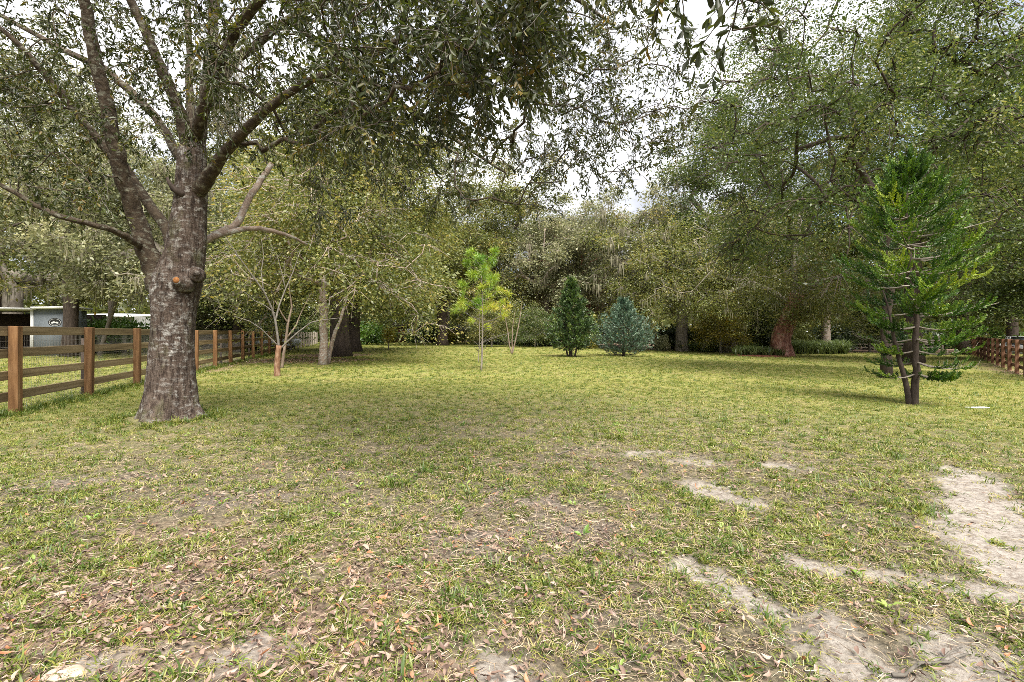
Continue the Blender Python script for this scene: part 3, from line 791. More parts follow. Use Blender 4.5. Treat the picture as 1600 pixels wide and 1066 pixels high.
    # where the leaves hang: (px0, px1, py0, py1, Y0, Y1, number)
    regions = [(-120, 330, -160, 120, 6.0, 9.8, 260), (-60, 330, 90, 260, 6.3, 9.8, 130), (-40, 170, 230, 330, 5.8, 7.6, 26), (300, 560, -160, 130, 5.2, 9.0, 190), (330, 560, 120, 240, 5.6, 9.2, 62),
               (500, 720, -140, 110, 3.9, 7.0, 150), (540, 760, 90, 215, 4.0, 6.6, 95), (700, 870, -140, 40, 3.4, 5.6, 95), (690, 860, 20, 150, 3.6, 5.4, 52), (470, 560, 180, 240, 5.0, 7.0, 10),
               (480, 640, 190, 350, 8.0, 11.0, 50), (600, 870, 190, 330, 7.6, 11.0, 110), (820, 1010, -100, 60, 5.6, 7.6, 62), (800, 960, 40, 170, 5.8, 7.8, 66), (930, 1085, 40, 240, 6.2, 7.6, 66), (850, 1010, 160, 285, 6.6, 8.2, 48),
               (1010, 1075, -90, 35, 2.4, 2.8, 5), (1085, 1195, -90, 10, 2.15, 2.5, 8), (1120, 1185, 15, 60, 2.2, 2.4, 2), (880, 1010, -130, -40, 2.9, 3.6, 10)]
    T = []
    for a, b, c, d, y0, y1, n in regions:
        for _ in range(n):
            T.append(P(a + (b - a) * rng.random(), c + (d - c) * rng.random(), y0 + (y1 - y0) * rng.random()))
    T = np.array(T)
    tips = sk.grow(T, rng, seg=.28, wob=.13, arch=.14, order_from=P(310, 120, 7.8))
    r, ch, cnt = sk.radii(.0042, power=.42)
    sk.tubes(lm_, r, ch, cnt, sides=(14, 9, 6, 4))
    # pruning collar with the fresh orange cut, and older knots
    tm.build('trunk', M['bark_oak'], root, True)
    lm_.build('limbs', M['bark_limb'], root, True)
    pl.build('pale_limb', M['bark_pale'], root, True)['label'] = 'pale grey broken limb on the right side'
    for a, L, r0 in ((.2, .62, .10), (1.5, .5, .085), (2.7, .66, .11), (3.7, .58, .10), (4.6, .72, .12), (5.5, .55, .095)):
        c0 = np.array([base[0], YT, 0]); d = np.array([math.cos(a), math.sin(a), 0]); tt = np.linspace(0, 1, 8)[:, None]
        q = c0 + d * (.36 + L * tt) + np.array([0, 0, 1.0]) * (.20 * (1 - tt) ** 2 - .035 * tt - .03) + np.array([-d[1], d[0], 0]) * (.07 * np.sin(3 * tt + a))
        tm.tube(q, np.linspace(r0, .03, 8), 12)
    def stub(name, px, py, d0, d1, r0, r1, mat, dirv):
        s = MB(); a = P(px, py, YT - d0); dv = norm(np.array(dirv)) * (d1)
        s.tube([a - dv * .6, a, a + dv * .35, a + dv * .75, a + dv], [r0 * 1.5, r0 * 1.3, r0 * 1.1, r1, r1 * .92], 16)
        o = s.build(name, M[mat], root, True)
        c = MB(); e = a + dv * 1.002
        c.tube([e - dv * .02, e + dv * .03], [r1 * .70, r1 * .68], 18)
        return o, c
    o, c = stub('branch_stub', 284, 441, .25, .15, .115, .066, 'bark_oak', (.10, -1, .10))
    c.build('cut_face', M['cut_wood'], o)
    o, c = stub('branch_stub', 306, 428, .20, .09, .09, .055, 'bark_oak', (.5, -.8, .25))
    o, c = stub('branch_stub', 293, 213, .14, .09, .08, .05, 'bark_dark', (.2, -1, .1))
    s = MB(); a = P(283, 302, YT - .22)
    s.tube([a + [.05, .12, 0], a, a + [-.08, -.05, .05], a + [-.14, -.06, .14], a + [-.17, -.05, .22]], [.07, .06, .045, .03, .02], 8); s.build('branch_stub', M['bark_dark'], root, True)
    # leaves on thin hanging twiglets
    tp = np.array([sk.p[i] for i in tips]); td = norm(np.array([sk.p[i] - sk.p[sk.par[i]] for i in tips]))
    cf = MB(); tw = MB()
    PP = []; AA = []; NN = []; LL = []; TT = []
    for i in range(len(tp)):
        base_t = rng.normal(.42, .17)
        sparse = tp[i][0] > .3 and tp[i][1] > 5
        near = tp[i][1] < 2.8
        for q in range(2 if near else rng.integers(3, 6)):
            d = norm(td[i] + rng.normal(size=3) * .8 + np.array([0, 0, -.15]))
            L = .20 + .38 * rng.random()
            if near: L *= .7
            m = 6
            pth = [tp[i] - td[i] * .12 * rng.random()]
            for s_ in range(m):
                d = norm(d + rng.normal(size=3) * .14 + np.array([0, 0, -.13])); pth.append(pth[-1] + d * L / m)
            pth = np.array(pth)
            tw.tube(pth, np.linspace(.0034, .0014, len(pth)), 3, False)
            nl = int(L / (.045 if sparse else .033)) + 3
            f = np.sort(rng.random(nl)) * (m - .01); f[-1] = m - .01
            a0 = f.astype(int); fr = f - a0
            pos = pth[a0] * (1 - fr)[:, None] + pth[a0 + 1] * fr[:, None]; tg = norm(pth[a0 + 1] - pth[a0])
            ax = norm(tg * .75 + rand_dirs(rng, nl) * .95 + np.array([0, 0, -.30]))
            PP.append(pos); AA.append(ax); NN.append(norm(rand_dirs(rng, nl) + np.array([0, 0, .6])))
            big = 1.0 if not near else 1.0
            LL.append((.044 + .040 * rng.random(nl)) * big * (.85 if sparse else 1))
            TT.append(np.clip(base_t + rng.normal(0, .18, nl), 0, 1))
    PP = np.concatenate(PP); AA = np.concatenate(AA); NN = np.concatenate(NN); LL = np.concatenate(LL); TT = np.concatenate(TT)
    leaf_faces2(cf, PP, AA, NN, LL, LL * .36, TT)
    cf.build('crown', M['leaf_oak'], root)
    tw.build('twigs', M['twig'], root)['kind'] = 'stuff'
    ms = MB()
    cand = np.array([P(328 + 45 * rng.random(), 30 + 150 * rng.random(), 7.6 + .8 * rng.random()) for _ in range(46)])
    moss_strands(ms, cand, rng, 16, .55, .012)
    ms.build('hanging_moss', M['moss'], root)['kind'] = 'stuff'
    print('oak leaves', len(PP), 'twiglet verts', tw.n)

def leaf_faces2(mb, Pp, A, N, Ln, Wd, tint):
    n = len(Pp); A = norm(A); S = norm(np.cross(A, N)); N = np.cross(S, A)
    Ln = np.asarray(Ln)[:, None]; Wd = np.asarray(Wd)[:, None]
    t = Pp + A * Ln - N * Ln * .12
    l1 = Pp + A * Ln * .30 - S * Wd * .42 + N * Wd * .16; l2 = Pp + A * Ln * .68 - S * Wd * .46 + N * Wd * .10
    r1 = Pp + A * Ln * .30 + S * Wd * .42 + N * Wd * .16; r2 = Pp + A * Ln * .68 + S * Wd * .46 + N * Wd * .10
    V_ = np.stack([Pp, l1, l2, t, r2, r1], 1).reshape(-1, 3)
    k = np.arange(n)[:, None] * 6
    mb.add(V_, np.concatenate([k + np.array([[0, 3, 2, 1]]), k + np.array([[0, 5, 4, 3]])]), np.concatenate([tint, tint]))
big_oak()

# ------------------------------------------------------------------ fences
def bar_mesh(name, size, mat, bev=.006):
    """a sawn timber with eased edges, length along its own X (boards) or Z (posts)"""
    import bmesh
    bm = bmesh.new(); bmesh.ops.create_cube(bm, size=1)
    for v in bm.verts: v.co = (v.co.x * size[0], v.co.y * size[1], v.co.z * size[2])
    bmesh.ops.bevel(bm, geom=bm.edges[:], offset=bev, segments=1, affect='EDGES')
    me = bpy.data.meshes.new(name); bm.to_mesh(me); bm.free(); me.materials.append(mat); return me
BH = [1.365, 1.005, .64, .285]
def board_fence(label, pts, matb, matp, side, top=1.45, extra_ends=False, name='board_fence'):
    """pts: post places; boards of one bay each, nailed to the far side of the posts"""
    root = thing(name, label, 'fence', (0, 0, 0))
    rng = np.random.default_rng(len(pts))
    pm = bar_mesh('post', (.135, .135, top + .3), M[matp[0]])
    pm2 = bar_mesh('post', (.135, .135, top + .3), M[matp[1]])
    bmesh_ = bar_mesh('board', (1.0, .038, .152), M[matb[0]], .004)
    bm2 = bar_mesh('board', (1.0, .038, .152), M[matb[1]], .004)
    pts = [np.array([x, y, float(gz(x, y))]) for x, y in pts]
    for i, p in enumerate(pts):
        q = pts[min(i + 1, len(pts) - 1)] - pts[max(i - 1, 0)]
        a = math.atan2(q[1], q[0])
        far = np.hypot(p[0], p[1]) > 44
        o = put('post', pm2 if far else pm, root, (p[0], p[1], p[2] + (top - .3) / 2 + rng.normal() * .008))
        o.rotation_euler = (rng.normal() * .008, rng.normal() * .008, a + rng.normal() * .03)
        if i == len(pts) - 1: break
        e = pts[i + 1]; d = e - p; L = np.linalg.norm(d[:2]); a = math.atan2(d[1], d[0])
        off = np.array([-math.sin(a), math.cos(a), 0]) * side * .088
        for h in BH:
            m = (p + e) / 2 + off + [0, 0, h + rng.normal() * .006]
            b = put('board', bm2 if far else bmesh_, root, m)
            b.scale = (L - .004, 1, 1)
            b.rotation_euler = (rng.normal() * .01, -math.atan2(d[2], L) + rng.normal() * .0025, a)
    return root, pts
LY = [8.53 - 2.3 * 2 + 2.3 * k for k in range(0, 27)]
lf, lp = board_fence('brown wooden four board fence along the left side of the lawn', [(left_fence_x(y), y) for y in LY], ('board', 'board_grey'), ('post', 'post_grey'), +1)
# wire mesh stretched on the back of the near bays
wm = MB()
i0, i1 = 1, 9
A_ = lp[i0]; B_ = lp[i1]; dv = (B_ - A_); Lf = np.linalg.norm(dv[:2]); un = dv / Lf
offm = np.array([-un[1], un[0], 0]) * .115
nv = int(Lf / .05)
for k in range(nv + 1):
    p = A_ + un * (k * Lf / nv) + offm
    wm.tube([p + [0, 0, .06], p + [0, 0, 1.40]], .0016, 3, False)
for k in range(14):
    z = .06 + 1.34 * k / 13
    wm.tube([A_ + offm + [0, -.004, z], B_ + offm + [0, -.004, z]], .0018, 3, False)
wm.build('wire_mesh', M['wire'], lf)['kind'] = 'stuff'
# round posts of an older wire fence just behind
for k, y in enumerate((11.2, 16.6, 22.0, 27.4)):
    pst = MB(); pst.tube([(0, 0, -.2), (.01, 0, .6), (0, .01, 1.22)], [.055, .05, .048], 9)
    o = put('round_post', pst.mesh('round_post', M['bark_dark'], True), None, (left_fence_x(y) - .33, y, 0))
    tag(o, ['dark round post behind the second board fence post from the left', 'dark round post behind the fence, hidden mostly by the big oak',
            'dark round post behind the fence just right of the big oak', 'dark round post behind the fence near the silver car'][k], 'post', 'round posts behind the left fence')
rf, rp = board_fence('red brown wooden board fence along the right side of the lawn', [(21.6 + .8 * (y - 21.9), y) for y in [21.9 - 1.87 * 2 + 1.87 * k for k in range(0, 18)]], ('board_red', 'board_red'), ('post_red', 'post_red'), -1)
bk, bp_ = board_fence('low grey rail fence across the far right end of the lawn', [(27.5 + 2.4 * k, 52 + .1 * k) for k in range(8)], ('board_grey', 'board_grey'), ('board_grey', 'board_grey'), 1, top=1.25)

# ------------------------------------------------------------------ araucaria on the right
def rope(Pl, Al, Nl, Ll, Wl, Tl, path, rng, per, nl, nw, tint):
    """short needles set all round a thin shoot"""
    m = len(path) - 1
    f = (np.arange(per) + rng.random(per)) / per * (m - .001)
    a = f.astype(int); fr = (f - a)[:, None]
    pos = path[a] * (1 - fr) + path[a + 1] * fr; tg = norm(path[a + 1] - path[a])
    sd = norm(np.cross(tg, rand_dirs(rng, per)))
    Pl.append(pos); Al.append(norm(tg * .8 + sd * .75)); Nl.append(norm(np.cross(sd, tg) + rand_dirs(rng, per) * .3))
    Ll.append(nl * (.7 + .6 * rng.random(per))); Wl.append(np.full(per, nw)); Tl.append(np.clip(tint + rng.normal(0, .13, per), 0, 1))

def araucaria():
    rng = np.random.default_rng(12)
    bx, by = 8.05, 10.25
    root = thing('araucaria_tree', 'green tiered araucaria with two dark stems standing on the lawn at right', 'tree', G(bx, by))
    H = 4.9
    tm = MB()
    z = np.linspace(-.1, H, 26)
    st = np.stack([.06 * np.sin(z * 1.3) + .02 * rng.normal(size=26) - .02 * z, .03 * np.cos(z * 1.7), z], 1)
    tm.tube(st, np.interp(z, [-.1, .1, 1.0, 2.5, H], [.095, .075, .06, .042, .010]), 10)
    tm.build('trunk', M['bark_dark'], root, True)
    s2 = MB(); z2 = np.linspace(-.1, 2.3, 12)
    q = np.stack([-.06 - .17 * z2 - .03 * z2 ** 2 * .5 + .02 * np.sin(4 * z2), .05 + .04 * z2, z2], 1)
    s2.tube(q, np.interp(z2, [-.1, 1, 2.3], [.06, .04, .012]), 8); s2.build('trunk', M['bark_dark'], root, True)
    wood = MB()
    Pl, Al, Nl, Ll, Wl, Tl = [], [], [], [], [], []
    zs = np.concatenate([np.array([.62, .86, 1.08, 1.32, 1.56]), np.linspace(1.85, 4.0, 9), np.array([4.2, 4.42, 4.6])])
    for ti, zi in enumerate(zs):
        f = zi / H
        nb = 7 if zi < 4.1 else 5
        rr = np.interp(zi, [.5, 1.2, 1.8, 2.6, 3.5, 4.0, 4.3, 4.6], [.80, .86, 1.0, 1.06, .88, .62, .36, .15])
        o0 = np.array([np.interp(zi, z, st[:, 0]), np.interp(zi, z, st[:, 1]), zi])
        a0 = rng.random() * 7
        for b in range(nb):
            if rng.random() < (.25 if zi < 1.6 else .16 if zi < 4 else 0): continue
            a = a0 + b * 2 * math.pi / nb + rng.normal() * .18
            L = rr * (.66 + .46 * rng.random())
            up = np.interp(zi, [.5, 1.5, 2.5, 3.6, 4.3, 4.6], [-.12, -.04, .02, .14, .5, 1.2]) + rng.normal() * .05
            tipup = np.interp(zi, [.5, 2, 4, 5], [.08, .20, .36, .4])
            m = 9; tt = np.linspace(0, 1, m)
            d = np.array([math.cos(a), math.sin(a), 0]); sidev = np.array([-d[1], d[0], 0])
            path = o0 + d * (L * tt)[:, None] + np.array([0, 0, 1.0]) * (L * (up * tt + tipup * tt ** 2.6 - .08 * np.sin(math.pi * tt)))[:, None] + sidev * (L * .10 * rng.normal() * tt ** 2)[:, None]
            wood.tube(path, np.linspace(.019 if zi < 4 else .011, .005, m), 5, False)
            dead = zi < 1.4 and rng.random() < .5
            bt = np.interp(zi, [.5, 1.6, 3.2, 4.5], [.34, .40, .42, .32]) + rng.normal() * .16
            start = np.interp(zi, [.5, 2, 3, 4.2, 5], [.38, .38, .42, .20, .05])
            ns = 8 if not dead else 5
            for k in range(ns):
                u = start + (1 - start) * (k + .7 * rng.random()) / ns
                p0 = np.array([np.interp(u, tt, path[:, c]) for c in range(3)])
                sl = (.36 if zi > 1.7 else .28) * (.55 + .55 * rng.random()) * np.interp(zi, [3.6, 4.5], [1, .75])
                for sg in (-1, 1):
                    dd = norm(d * (.55 + .3 * rng.random()) + sidev * sg * (.35 + .55 * rng.random()) + np.array([0, 0, .0 + .20 * f + rng.normal() * .10]))
                    e = np.array([p0, p0 + dd * sl * .4 + [0, 0, -.02], p0 + dd * sl * .75 + [0, 0, .02 + .02 * f], p0 + dd * sl * .95 + [0, 0, .08 + .10 * f]])
                    if dead and rng.random() < .6:
                        wood.tube(e, [.004, .003, .003, .002], 3, False); continue
                    rope(Pl, Al, Nl, Ll, Wl, Tl, e, rng, 58, .038, .021, bt + .22 * (rng.random() - .4) + .18 * (u > .75))
            rope(Pl, Al, Nl, Ll, Wl, Tl, path[-4:], rng, 60, .04, .022, bt + .25)
    rope(Pl, Al, Nl, Ll, Wl, Tl, np.array([[st[-1][0], st[-1][1], H - .3], [st[-1][0], st[-1][1], H + .1], [st[-1][0] + .02, st[-1][1], H + .28]]), rng, 120, .05, .022, .45)
    # bare grey limbs reaching right out of the crown
    for (zz, a, L) in ((3.35, .25, 1.2), (2.9, .1, 1.1), (3.1, 2.9, .9), (2.5, 3.3, 1.0), (1.75, .3, 1.2)):
        o0 = np.array([0, 0, zz]); d = np.array([math.cos(a), -abs(math.sin(a)) * .8 - .25, .06])
        tt = np.linspace(0, 1, 6); wood.tube(o0 + d * (L * tt)[:, None] + np.array([0, 0, .18]) * (tt ** 2)[:, None], np.linspace(.02, .006, 6), 6, False)
    wood.build('branches', M['bark_grey'], root, True)
    mb = MB(); cat = np.concatenate
    leaf_faces(mb, cat(Pl), cat(Al), cat(Nl), cat(Ll), cat(Wl), cat(Tl))
    mb.build('foliage', M['needle_araucaria'], root)
    return sum(len(q) for q in Pl)
print('araucaria needles', araucaria())

# ------------------------------------------------------------------ young yellow pine
def young_pine(loc, H, label, seed, tufts, rad, thin=False):
    rng = np.random.default_rng(seed)
    root = thing('young_pine', label, 'tree', loc)
    tm = MB(); z = np.linspace(-.1, H * .93, 16)
    st = np.stack([.05 * np.sin(z * .9), .03 * np.sin(z * 1.4 + 1), z], 1)
    tm.tube(st, np.interp(z, [-.1, 1, H], [.038, .03, .012] if not thin else [.022, .017, .008]), 8)
    tm.build('trunk', M['bark_grey'], root, True)
    wood = MB(); Pl, Al, Nl, Ll, Wl, Tl = [], [], [], [], [], []
    def tuft(p, d, n, L, t):
        a = norm(d * .55 + rand_dirs(rng, n) * 1.0 + np.array([0, 0, .12]))
        Pl.append(p - d * (rng.random(n) * .16)[:, None]); Al.append(a); Nl.append(rand_dirs(rng, n)); Ll.append(L * (.7 + .5 * rng.random(n))); Wl.append(np.full(n, .012)); Tl.append(np.clip(t + rng.normal(0, .12, n), 0, 1))
    for k in range(tufts):
        f = (k + rng.random()) / tufts
        zz = H * (.40 + .55 * f)
        a = k * 2.4 + rng.random() * .7
        L = rad * (1 - .55 * f) * (.55 + .6 * rng.random())
        o0 = np.array([np.interp(zz, z, st[:, 0]), np.interp(zz, z, st[:, 1]), zz])
        d = np.array([math.cos(a), math.sin(a), 0]); tt = np.linspace(0, 1, 6)
        path = o0 + d * (L * tt)[:, None] + np.array([0, 0, 1]) * (L * (.10 * tt + .35 * f * tt + .3 * tt ** 2.5))[:, None]
        wood.tube(path, np.linspace(.013, .006, 6), 5, False)
        t = np.interp(f, [0, .35, .75, 1], [.66, .56, .42, .24]) + rng.normal() * .1
        tuft(path[-1], norm(path[-1] - path[-2]), 75, .24, t)
        for j in range(3):
            u = .55 + .4 * rng.random(); p0 = np.array([np.interp(u, tt, path[:, c]) for c in range(3)])
            sd = norm(d + rng.normal(size=3) * .8); e = p0 + sd * L * .3 + [0, 0, .06]
            wood.tube(np.array([p0, (p0 + e) / 2, e]), [.007, .006, .005], 4, False)
            tuft(e, sd, 60, .22, t + rng.normal() * .1)
    top = np.array([st[-1][0], st[-1][1], H * .93])
    for j in range(6): tuft(top + [rng.normal() * .07, rng.normal() * .07, .02 + .3 * j / 6 * H / 4], np.array([0, 0, 1.0]), 60, .24, .08)
    # bare lower limbs
    for k in range(11 if not thin else 5):
        zz = H * (.16 + .28 * rng.random()); a = rng.random() * 7; L = rad * (.5 + .7 * rng.random())
        o0 = np.array([np.interp(zz, z, st[:, 0]), np.interp(zz, z, st[:, 1]), zz]); tt = np.linspace(0, 1, 5)
        d = np.array([math.cos(a), math.sin(a), .35]); pth = o0 + d * (L * tt)[:, None] + rng.normal(size=(5, 3)) * .02
        wood.tube(pth, np.linspace(.011, .003, 5), 4, False)
    wood.build('branches', M['twig'], root, True)
    cat = np.concatenate; mb = MB(); leaf_faces(mb, cat(Pl), cat(Al), cat(Nl), cat(Ll), cat(Wl), cat(Tl)); mb.build('needles', M['needle_pine'], root)
young_pine(G(-1.1, 18.3), 4.15, 'young yellow green pine with a thin bare stem in the middle of the lawn', 5, 22, 1.15)
young_pine(G(-1.55, 23.6), 2.9, 'thin little pine stem just behind the young yellow green pine', 9, 5, .5, True)

# ------------------------------------------------------------------ conifers
def cone_conifer(name, label, loc, H, R, mat, bark, seed, rows, per, sprig, base_gap=0.0, shape=1.0, upright=.5, leaf=(.10, .035), nn=16, stems=1):
    rng = np.random.default_rng(seed)
    root = thing(name, label, 'tree', loc)
    tm = MB()
    for q in range(stems):
        z = np.linspace(-.1, H * (.93 if q == 0 else .3), 10)
        off = np.array([0, 0]) if q == 0 else rng.normal(size=2) * .12
        tm.tube(np.stack([off[0] + off[0] * z * 1.2 * (q > 0), off[1] + off[1] * z * (q > 0), z], 1), np.linspace(.07 if stems > 1 else .09, .012, 10), 8)
    tm.build('trunk', M[bark], root, True)
    wood = MB(); Pl, Al, Nl, Ll, Wl, Tl = [], [], [], [], [], []
    for k in range(rows):
        f = (k + .5) / rows
        z0 = base_gap + (H - base_gap) * f ** 1.05
        prof = np.interp(f, [0, .12, .28, .55, .82, 1], [.80, 1.0, .94, .62 * shape, .28 * shape, .04])
        nb = max(4, int(per * (.35 + .65 * prof)))
        for b in range(nb):
            a = 2 * math.pi * (b + rng.random()) / nb
            L = R * prof * (.58 + .56 * rng.random() ** .8) * (1 + .14 * math.sin(2 * a + 1) + .08 * math.sin(5 * a + k))
            d = np.array([math.cos(a), math.sin(a), 0]); tt = np.linspace(0, 1, 5)
            path = np.array([0, 0, z0]) + d * (L * tt)[:, None] + np.array([0, 0, 1]) * (L * upright * (.25 * tt + .5 * tt ** 2) - .12 * L * np.sin(math.pi * tt))[:, None]
            if L > .12: wood.tube(path, np.linspace(.010, .003, 5), 4, False)
            bt = .40 + rng.normal() * .24
            for j in range(sprig):
                u = .35 + .65 * rng.random() ** .6
                p0 = np.array([np.interp(u, tt, path[:, c]) for c in range(3)]) + rng.normal(size=3) * .03
                dd = norm(d * .7 + rng.normal(size=3) * .5 + np.array([0, 0, upright * 1.1])); sl = .13 + .16 * rng.random()
                rope(Pl, Al, Nl, Ll, Wl, Tl, np.array([p0, p0 + dd * sl * .5, p0 + dd * sl + [0, 0, .03]]), rng, nn, leaf[0], leaf[1], bt + .12 * rng.normal())
    wood.build('branches', M[bark], root, True)
    cat = np.concatenate; mb = MB(); leaf_faces(mb, cat(Pl), cat(Al), cat(Nl), cat(Ll), cat(Wl), cat(Tl)); mb.build('foliage', M[mat], root)
    return sum(len(q) for q in Pl)
print(cone_conifer('conifer_tree', 'dark green narrow conifer standing on the far lawn', G(3.4, 29.3), 4.4, 1.28, 'needle_dark', 'bark_dark', 4, 22, 18, 8, base_gap=.42, shape=.95, upright=.30, leaf=(.085, .040), nn=15, stems=4),
      cone_conifer('conifer_bush', 'wide blue green conifer bush touching the lawn right of the dark conifer', G(6.75, 31), 3.4, 1.98, 'needle_blue', 'bark_dark', 6, 17, 28, 6, base_gap=.05, shape=.9, upright=.55, leaf=(.08, .032), nn=13))

# ------------------------------------------------------------------ small trees with bare limbs
def px_stems(root, chains, Y, mat, name, k=8, f=1.0):
    mb = MB()
    for ch_ in chains:
        q = np.array([P(a, b, Y + dy) for a, b, dy, r in ch_]) - np.array(root.location); r = np.array([f * r / F * Y for a, b, dy, r in ch_])
        t = np.arange(len(q)); tt = np.linspace(0, len(q) - 1, len(q) * 3 - 2)
        mb.tube(np.stack([np.interp(tt, t, q[:, c]) for c in range(3)], 1), np.interp(tt, t, r), k)
    return mb.build(name, M[mat], root, True)
def bare_tree():
    rng = np.random.default_rng(15); Y = 15.9
    root = thing('crape_myrtle', 'small bare limbed tree with an orange brown foot right of the big oak', 'tree', P(433, 588, Y) * [1, 1, 0])
    px_stems(root, [[(433, 592, 0, 5.2), (433, 575, 0, 4.6), (434, 555, 0, 4.2), (436, 540, 0, 4)]], Y, 'bark_orange', 'trunk', 10)
    px_stems(root, [[(436, 545, 0, 4), (433, 520, 0, 3.8), (430, 500, 0, 3.6), (424, 480, -.1, 3), (412, 455, -.3, 2.6), (395, 432, -.5, 2.1), (372, 400, -.8, 1.6), (352, 370, -1, 1)],
                    [(430, 502, 0, 3.4), (436, 478, .2, 2.4), (446, 452, .4, 2), (458, 425, .6, 1.5), (470, 390, .8, 1)],
                    [(435, 548, 0, 3), (448, 535, .1, 2.7), (466, 519, .2, 2.3), (486, 504, .3, 2), (505, 500, .4, 1.5), (530, 497, .5, .9)],
                    [(434, 540, 0, 2.4), (422, 528, -.1, 2), (408, 514, -.3, 1.6), (390, 502, -.5, 1.2), (365, 494, -.7, .8)],
                    [(412, 455, -.3, 1.8), (408, 425, -.2, 1.4), (412, 400, 0, 1), (408, 370, 0, .7)],
                    [(446, 452, .4, 1.5), (440, 425, .5, 1.2), (432, 395, .6, .8)],
                    [(430, 490, 0, 1.8), (415, 478, .2, 1.3), (398, 470, .4, .9), (380, 455, .5, .6)]], Y, 'twig', 'limbs', f=.5)
    wm_ = MB(); lf_ = MB(); PP = []; AA = []
    for _ in range(80):
        c = np.array([(352, 372), (372, 400), (395, 432), (408, 390), (432, 400), (470, 395), (458, 425), (505, 500), (365, 494), (380, 455), (412, 400)][rng.integers(11)], float) + rng.normal(size=2) * 9
        p = P(c[0], c[1], Y + rng.normal() * .5) - np.array(root.location); d = norm(rng.normal(size=3) + [0, 0, .5]); L = .25 + .4 * rng.random()
        pth = np.array([p, p + d * L * .5 + rng.normal(size=3) * .03, p + d * L]); wm_.tube(pth, [.007, .005, .003], 3, False)
        n = 11; u = rng.random(n)[:, None]; PP.append(p + d * L * u); AA.append(norm(d + rand_dirs(rng, n)))
    wm_.build('twigs', M['twig'], root)['kind'] = 'stuff'
    PP = np.concatenate(PP); AA = np.concatenate(AA)
    leaf_faces(lf_, PP, AA, rand_dirs(rng, len(PP)), .07, .03, np.clip(rng.normal(.5, .2, len(PP)), 0, 1)); lf_.build('leaves', M['leaf_olive'], root)
    Y2 = 19.5
    r2 = thing('crape_myrtle', 'pale leaning stem right behind the small bare limbed tree', 'tree', P(441, 572, Y2) * [1, 1, 0])
    px_stems(r2, [[(440, 578, 0, 3.6), (443, 555, 0, 3.2), (447, 530, 0, 3), (450, 505, 0, 2.6), (456, 480, .2, 2), (452, 450, .4, 1.4), (455, 410, .4, .8)],
                  [(448, 528, 0, 2), (462, 510, .2, 1.6), (470, 490, .4, 1.2), (485, 460, .6, .8)], [(450, 505, 0, 1.8), (440, 490, -.2, 1.3), (430, 470, -.4, .8)]], Y2, 'bark_myrtle', 'trunk', f=.72)
bare_tree()
def pale_tree():
    """the lichen-white trunk with a second stem, left of the dark trunks"""
    Y = 21.7
    root = plant_tree('oak_tree', V_PALE, 'oak with a lichen whitened trunk, left of the dark trunks', G(-8.0, Y), 3.6, 1.0, group=GB)
    o = thing('young_oak', 'leaning thin oak beside the lichen whitened trunk', 'tree', P(516, 566, 22.1) * [1, 1, 0])
    px_stems(o, [[(512, 570, 0, 4), (515, 552, 0, 3.5), (519, 535, 0, 3.2), (524, 518, 0, 3), (532, 500, 0, 2.5), (540, 470, .3, 2), (552, 430, .5, 1.2)]], 22.1, 'bark_pale', 'trunk')
pale_tree()
def vee_shrub():
    rng = np.random.default_rng(2); Y = 33
    root = thing('bare_shrub', 'bare stems spreading in a V behind the young yellow pine', 'shrub', P(800, 553, Y) * [1, 1, 0])
    px_stems(root, [[(800, 554, 0, 1.6), (796, 540, 0, 1.4), (794, 522, 0, 1.2), (790, 500, .2, .8), (786, 475, .3, .5)],
                    [(800, 554, 0, 1.7), (804, 538, 0, 1.5), (808, 520, 0, 1.3), (812, 500, .2, 1), (816, 470, .4, .5)],
                    [(801, 554, 0, 1.5), (800, 535, .1, 1.2), (801, 510, .2, .9), (805, 485, .2, .5)]], Y, 'bark_myrtle', 'stems', 6, f=.75)
    lf_ = MB(); n = 500; c = np.array([P(801, 478, Y + .2) - np.array(root.location)]) + rng.normal(size=(n, 3)) * [.55, .5, .6]
    leaf_faces(lf_, c, rand_dirs(rng, n), rand_dirs(rng, n), .11, .055, np.clip(rng.normal(.5, .2, n), 0, 1)); lf_.build('leaves', M['leaf_olive'], root)
vee_shrub()
def yellow_sapling():
    rng = np.random.default_rng(22); Y = 41
    b = P(607, 546, Y)
    root = thing('sapling', 'little round yellowish sapling on the far lawn in front of the red brown shed', 'tree', b * [1, 1, 0])
    mb = MB(); mb.tube([(0, 0, -.1), (.02, 0, .5), (0, 0, 1.3)], [.05, .04, .02], 7)
    for k in range(7):
        a = k * .9; mb.tube([(0, 0, .6 + .08 * k), (.25 * math.cos(a), .25 * math.sin(a), .95 + .08 * k), (.45 * math.cos(a), .45 * math.sin(a), 1.15 + .08 * k)], [.018, .012, .005], 5)
    mb.build('trunk', M['bark_grey'], root, True)
    n = 900; d = rand_dirs(rng, n); p = d * (rng.random(n) ** .45)[:, None] * [.62, .62, .68] + [0, 0, 1.22]
    lf_ = MB(); leaf_faces(lf_, p, rand_dirs(rng, n), rand_dirs(rng, n), .13, .065, np.clip(rng.normal(.62, .22, n), 0, 1)); lf_.build('crown', M['leaf_yellow'], root)
yellow_sapling()

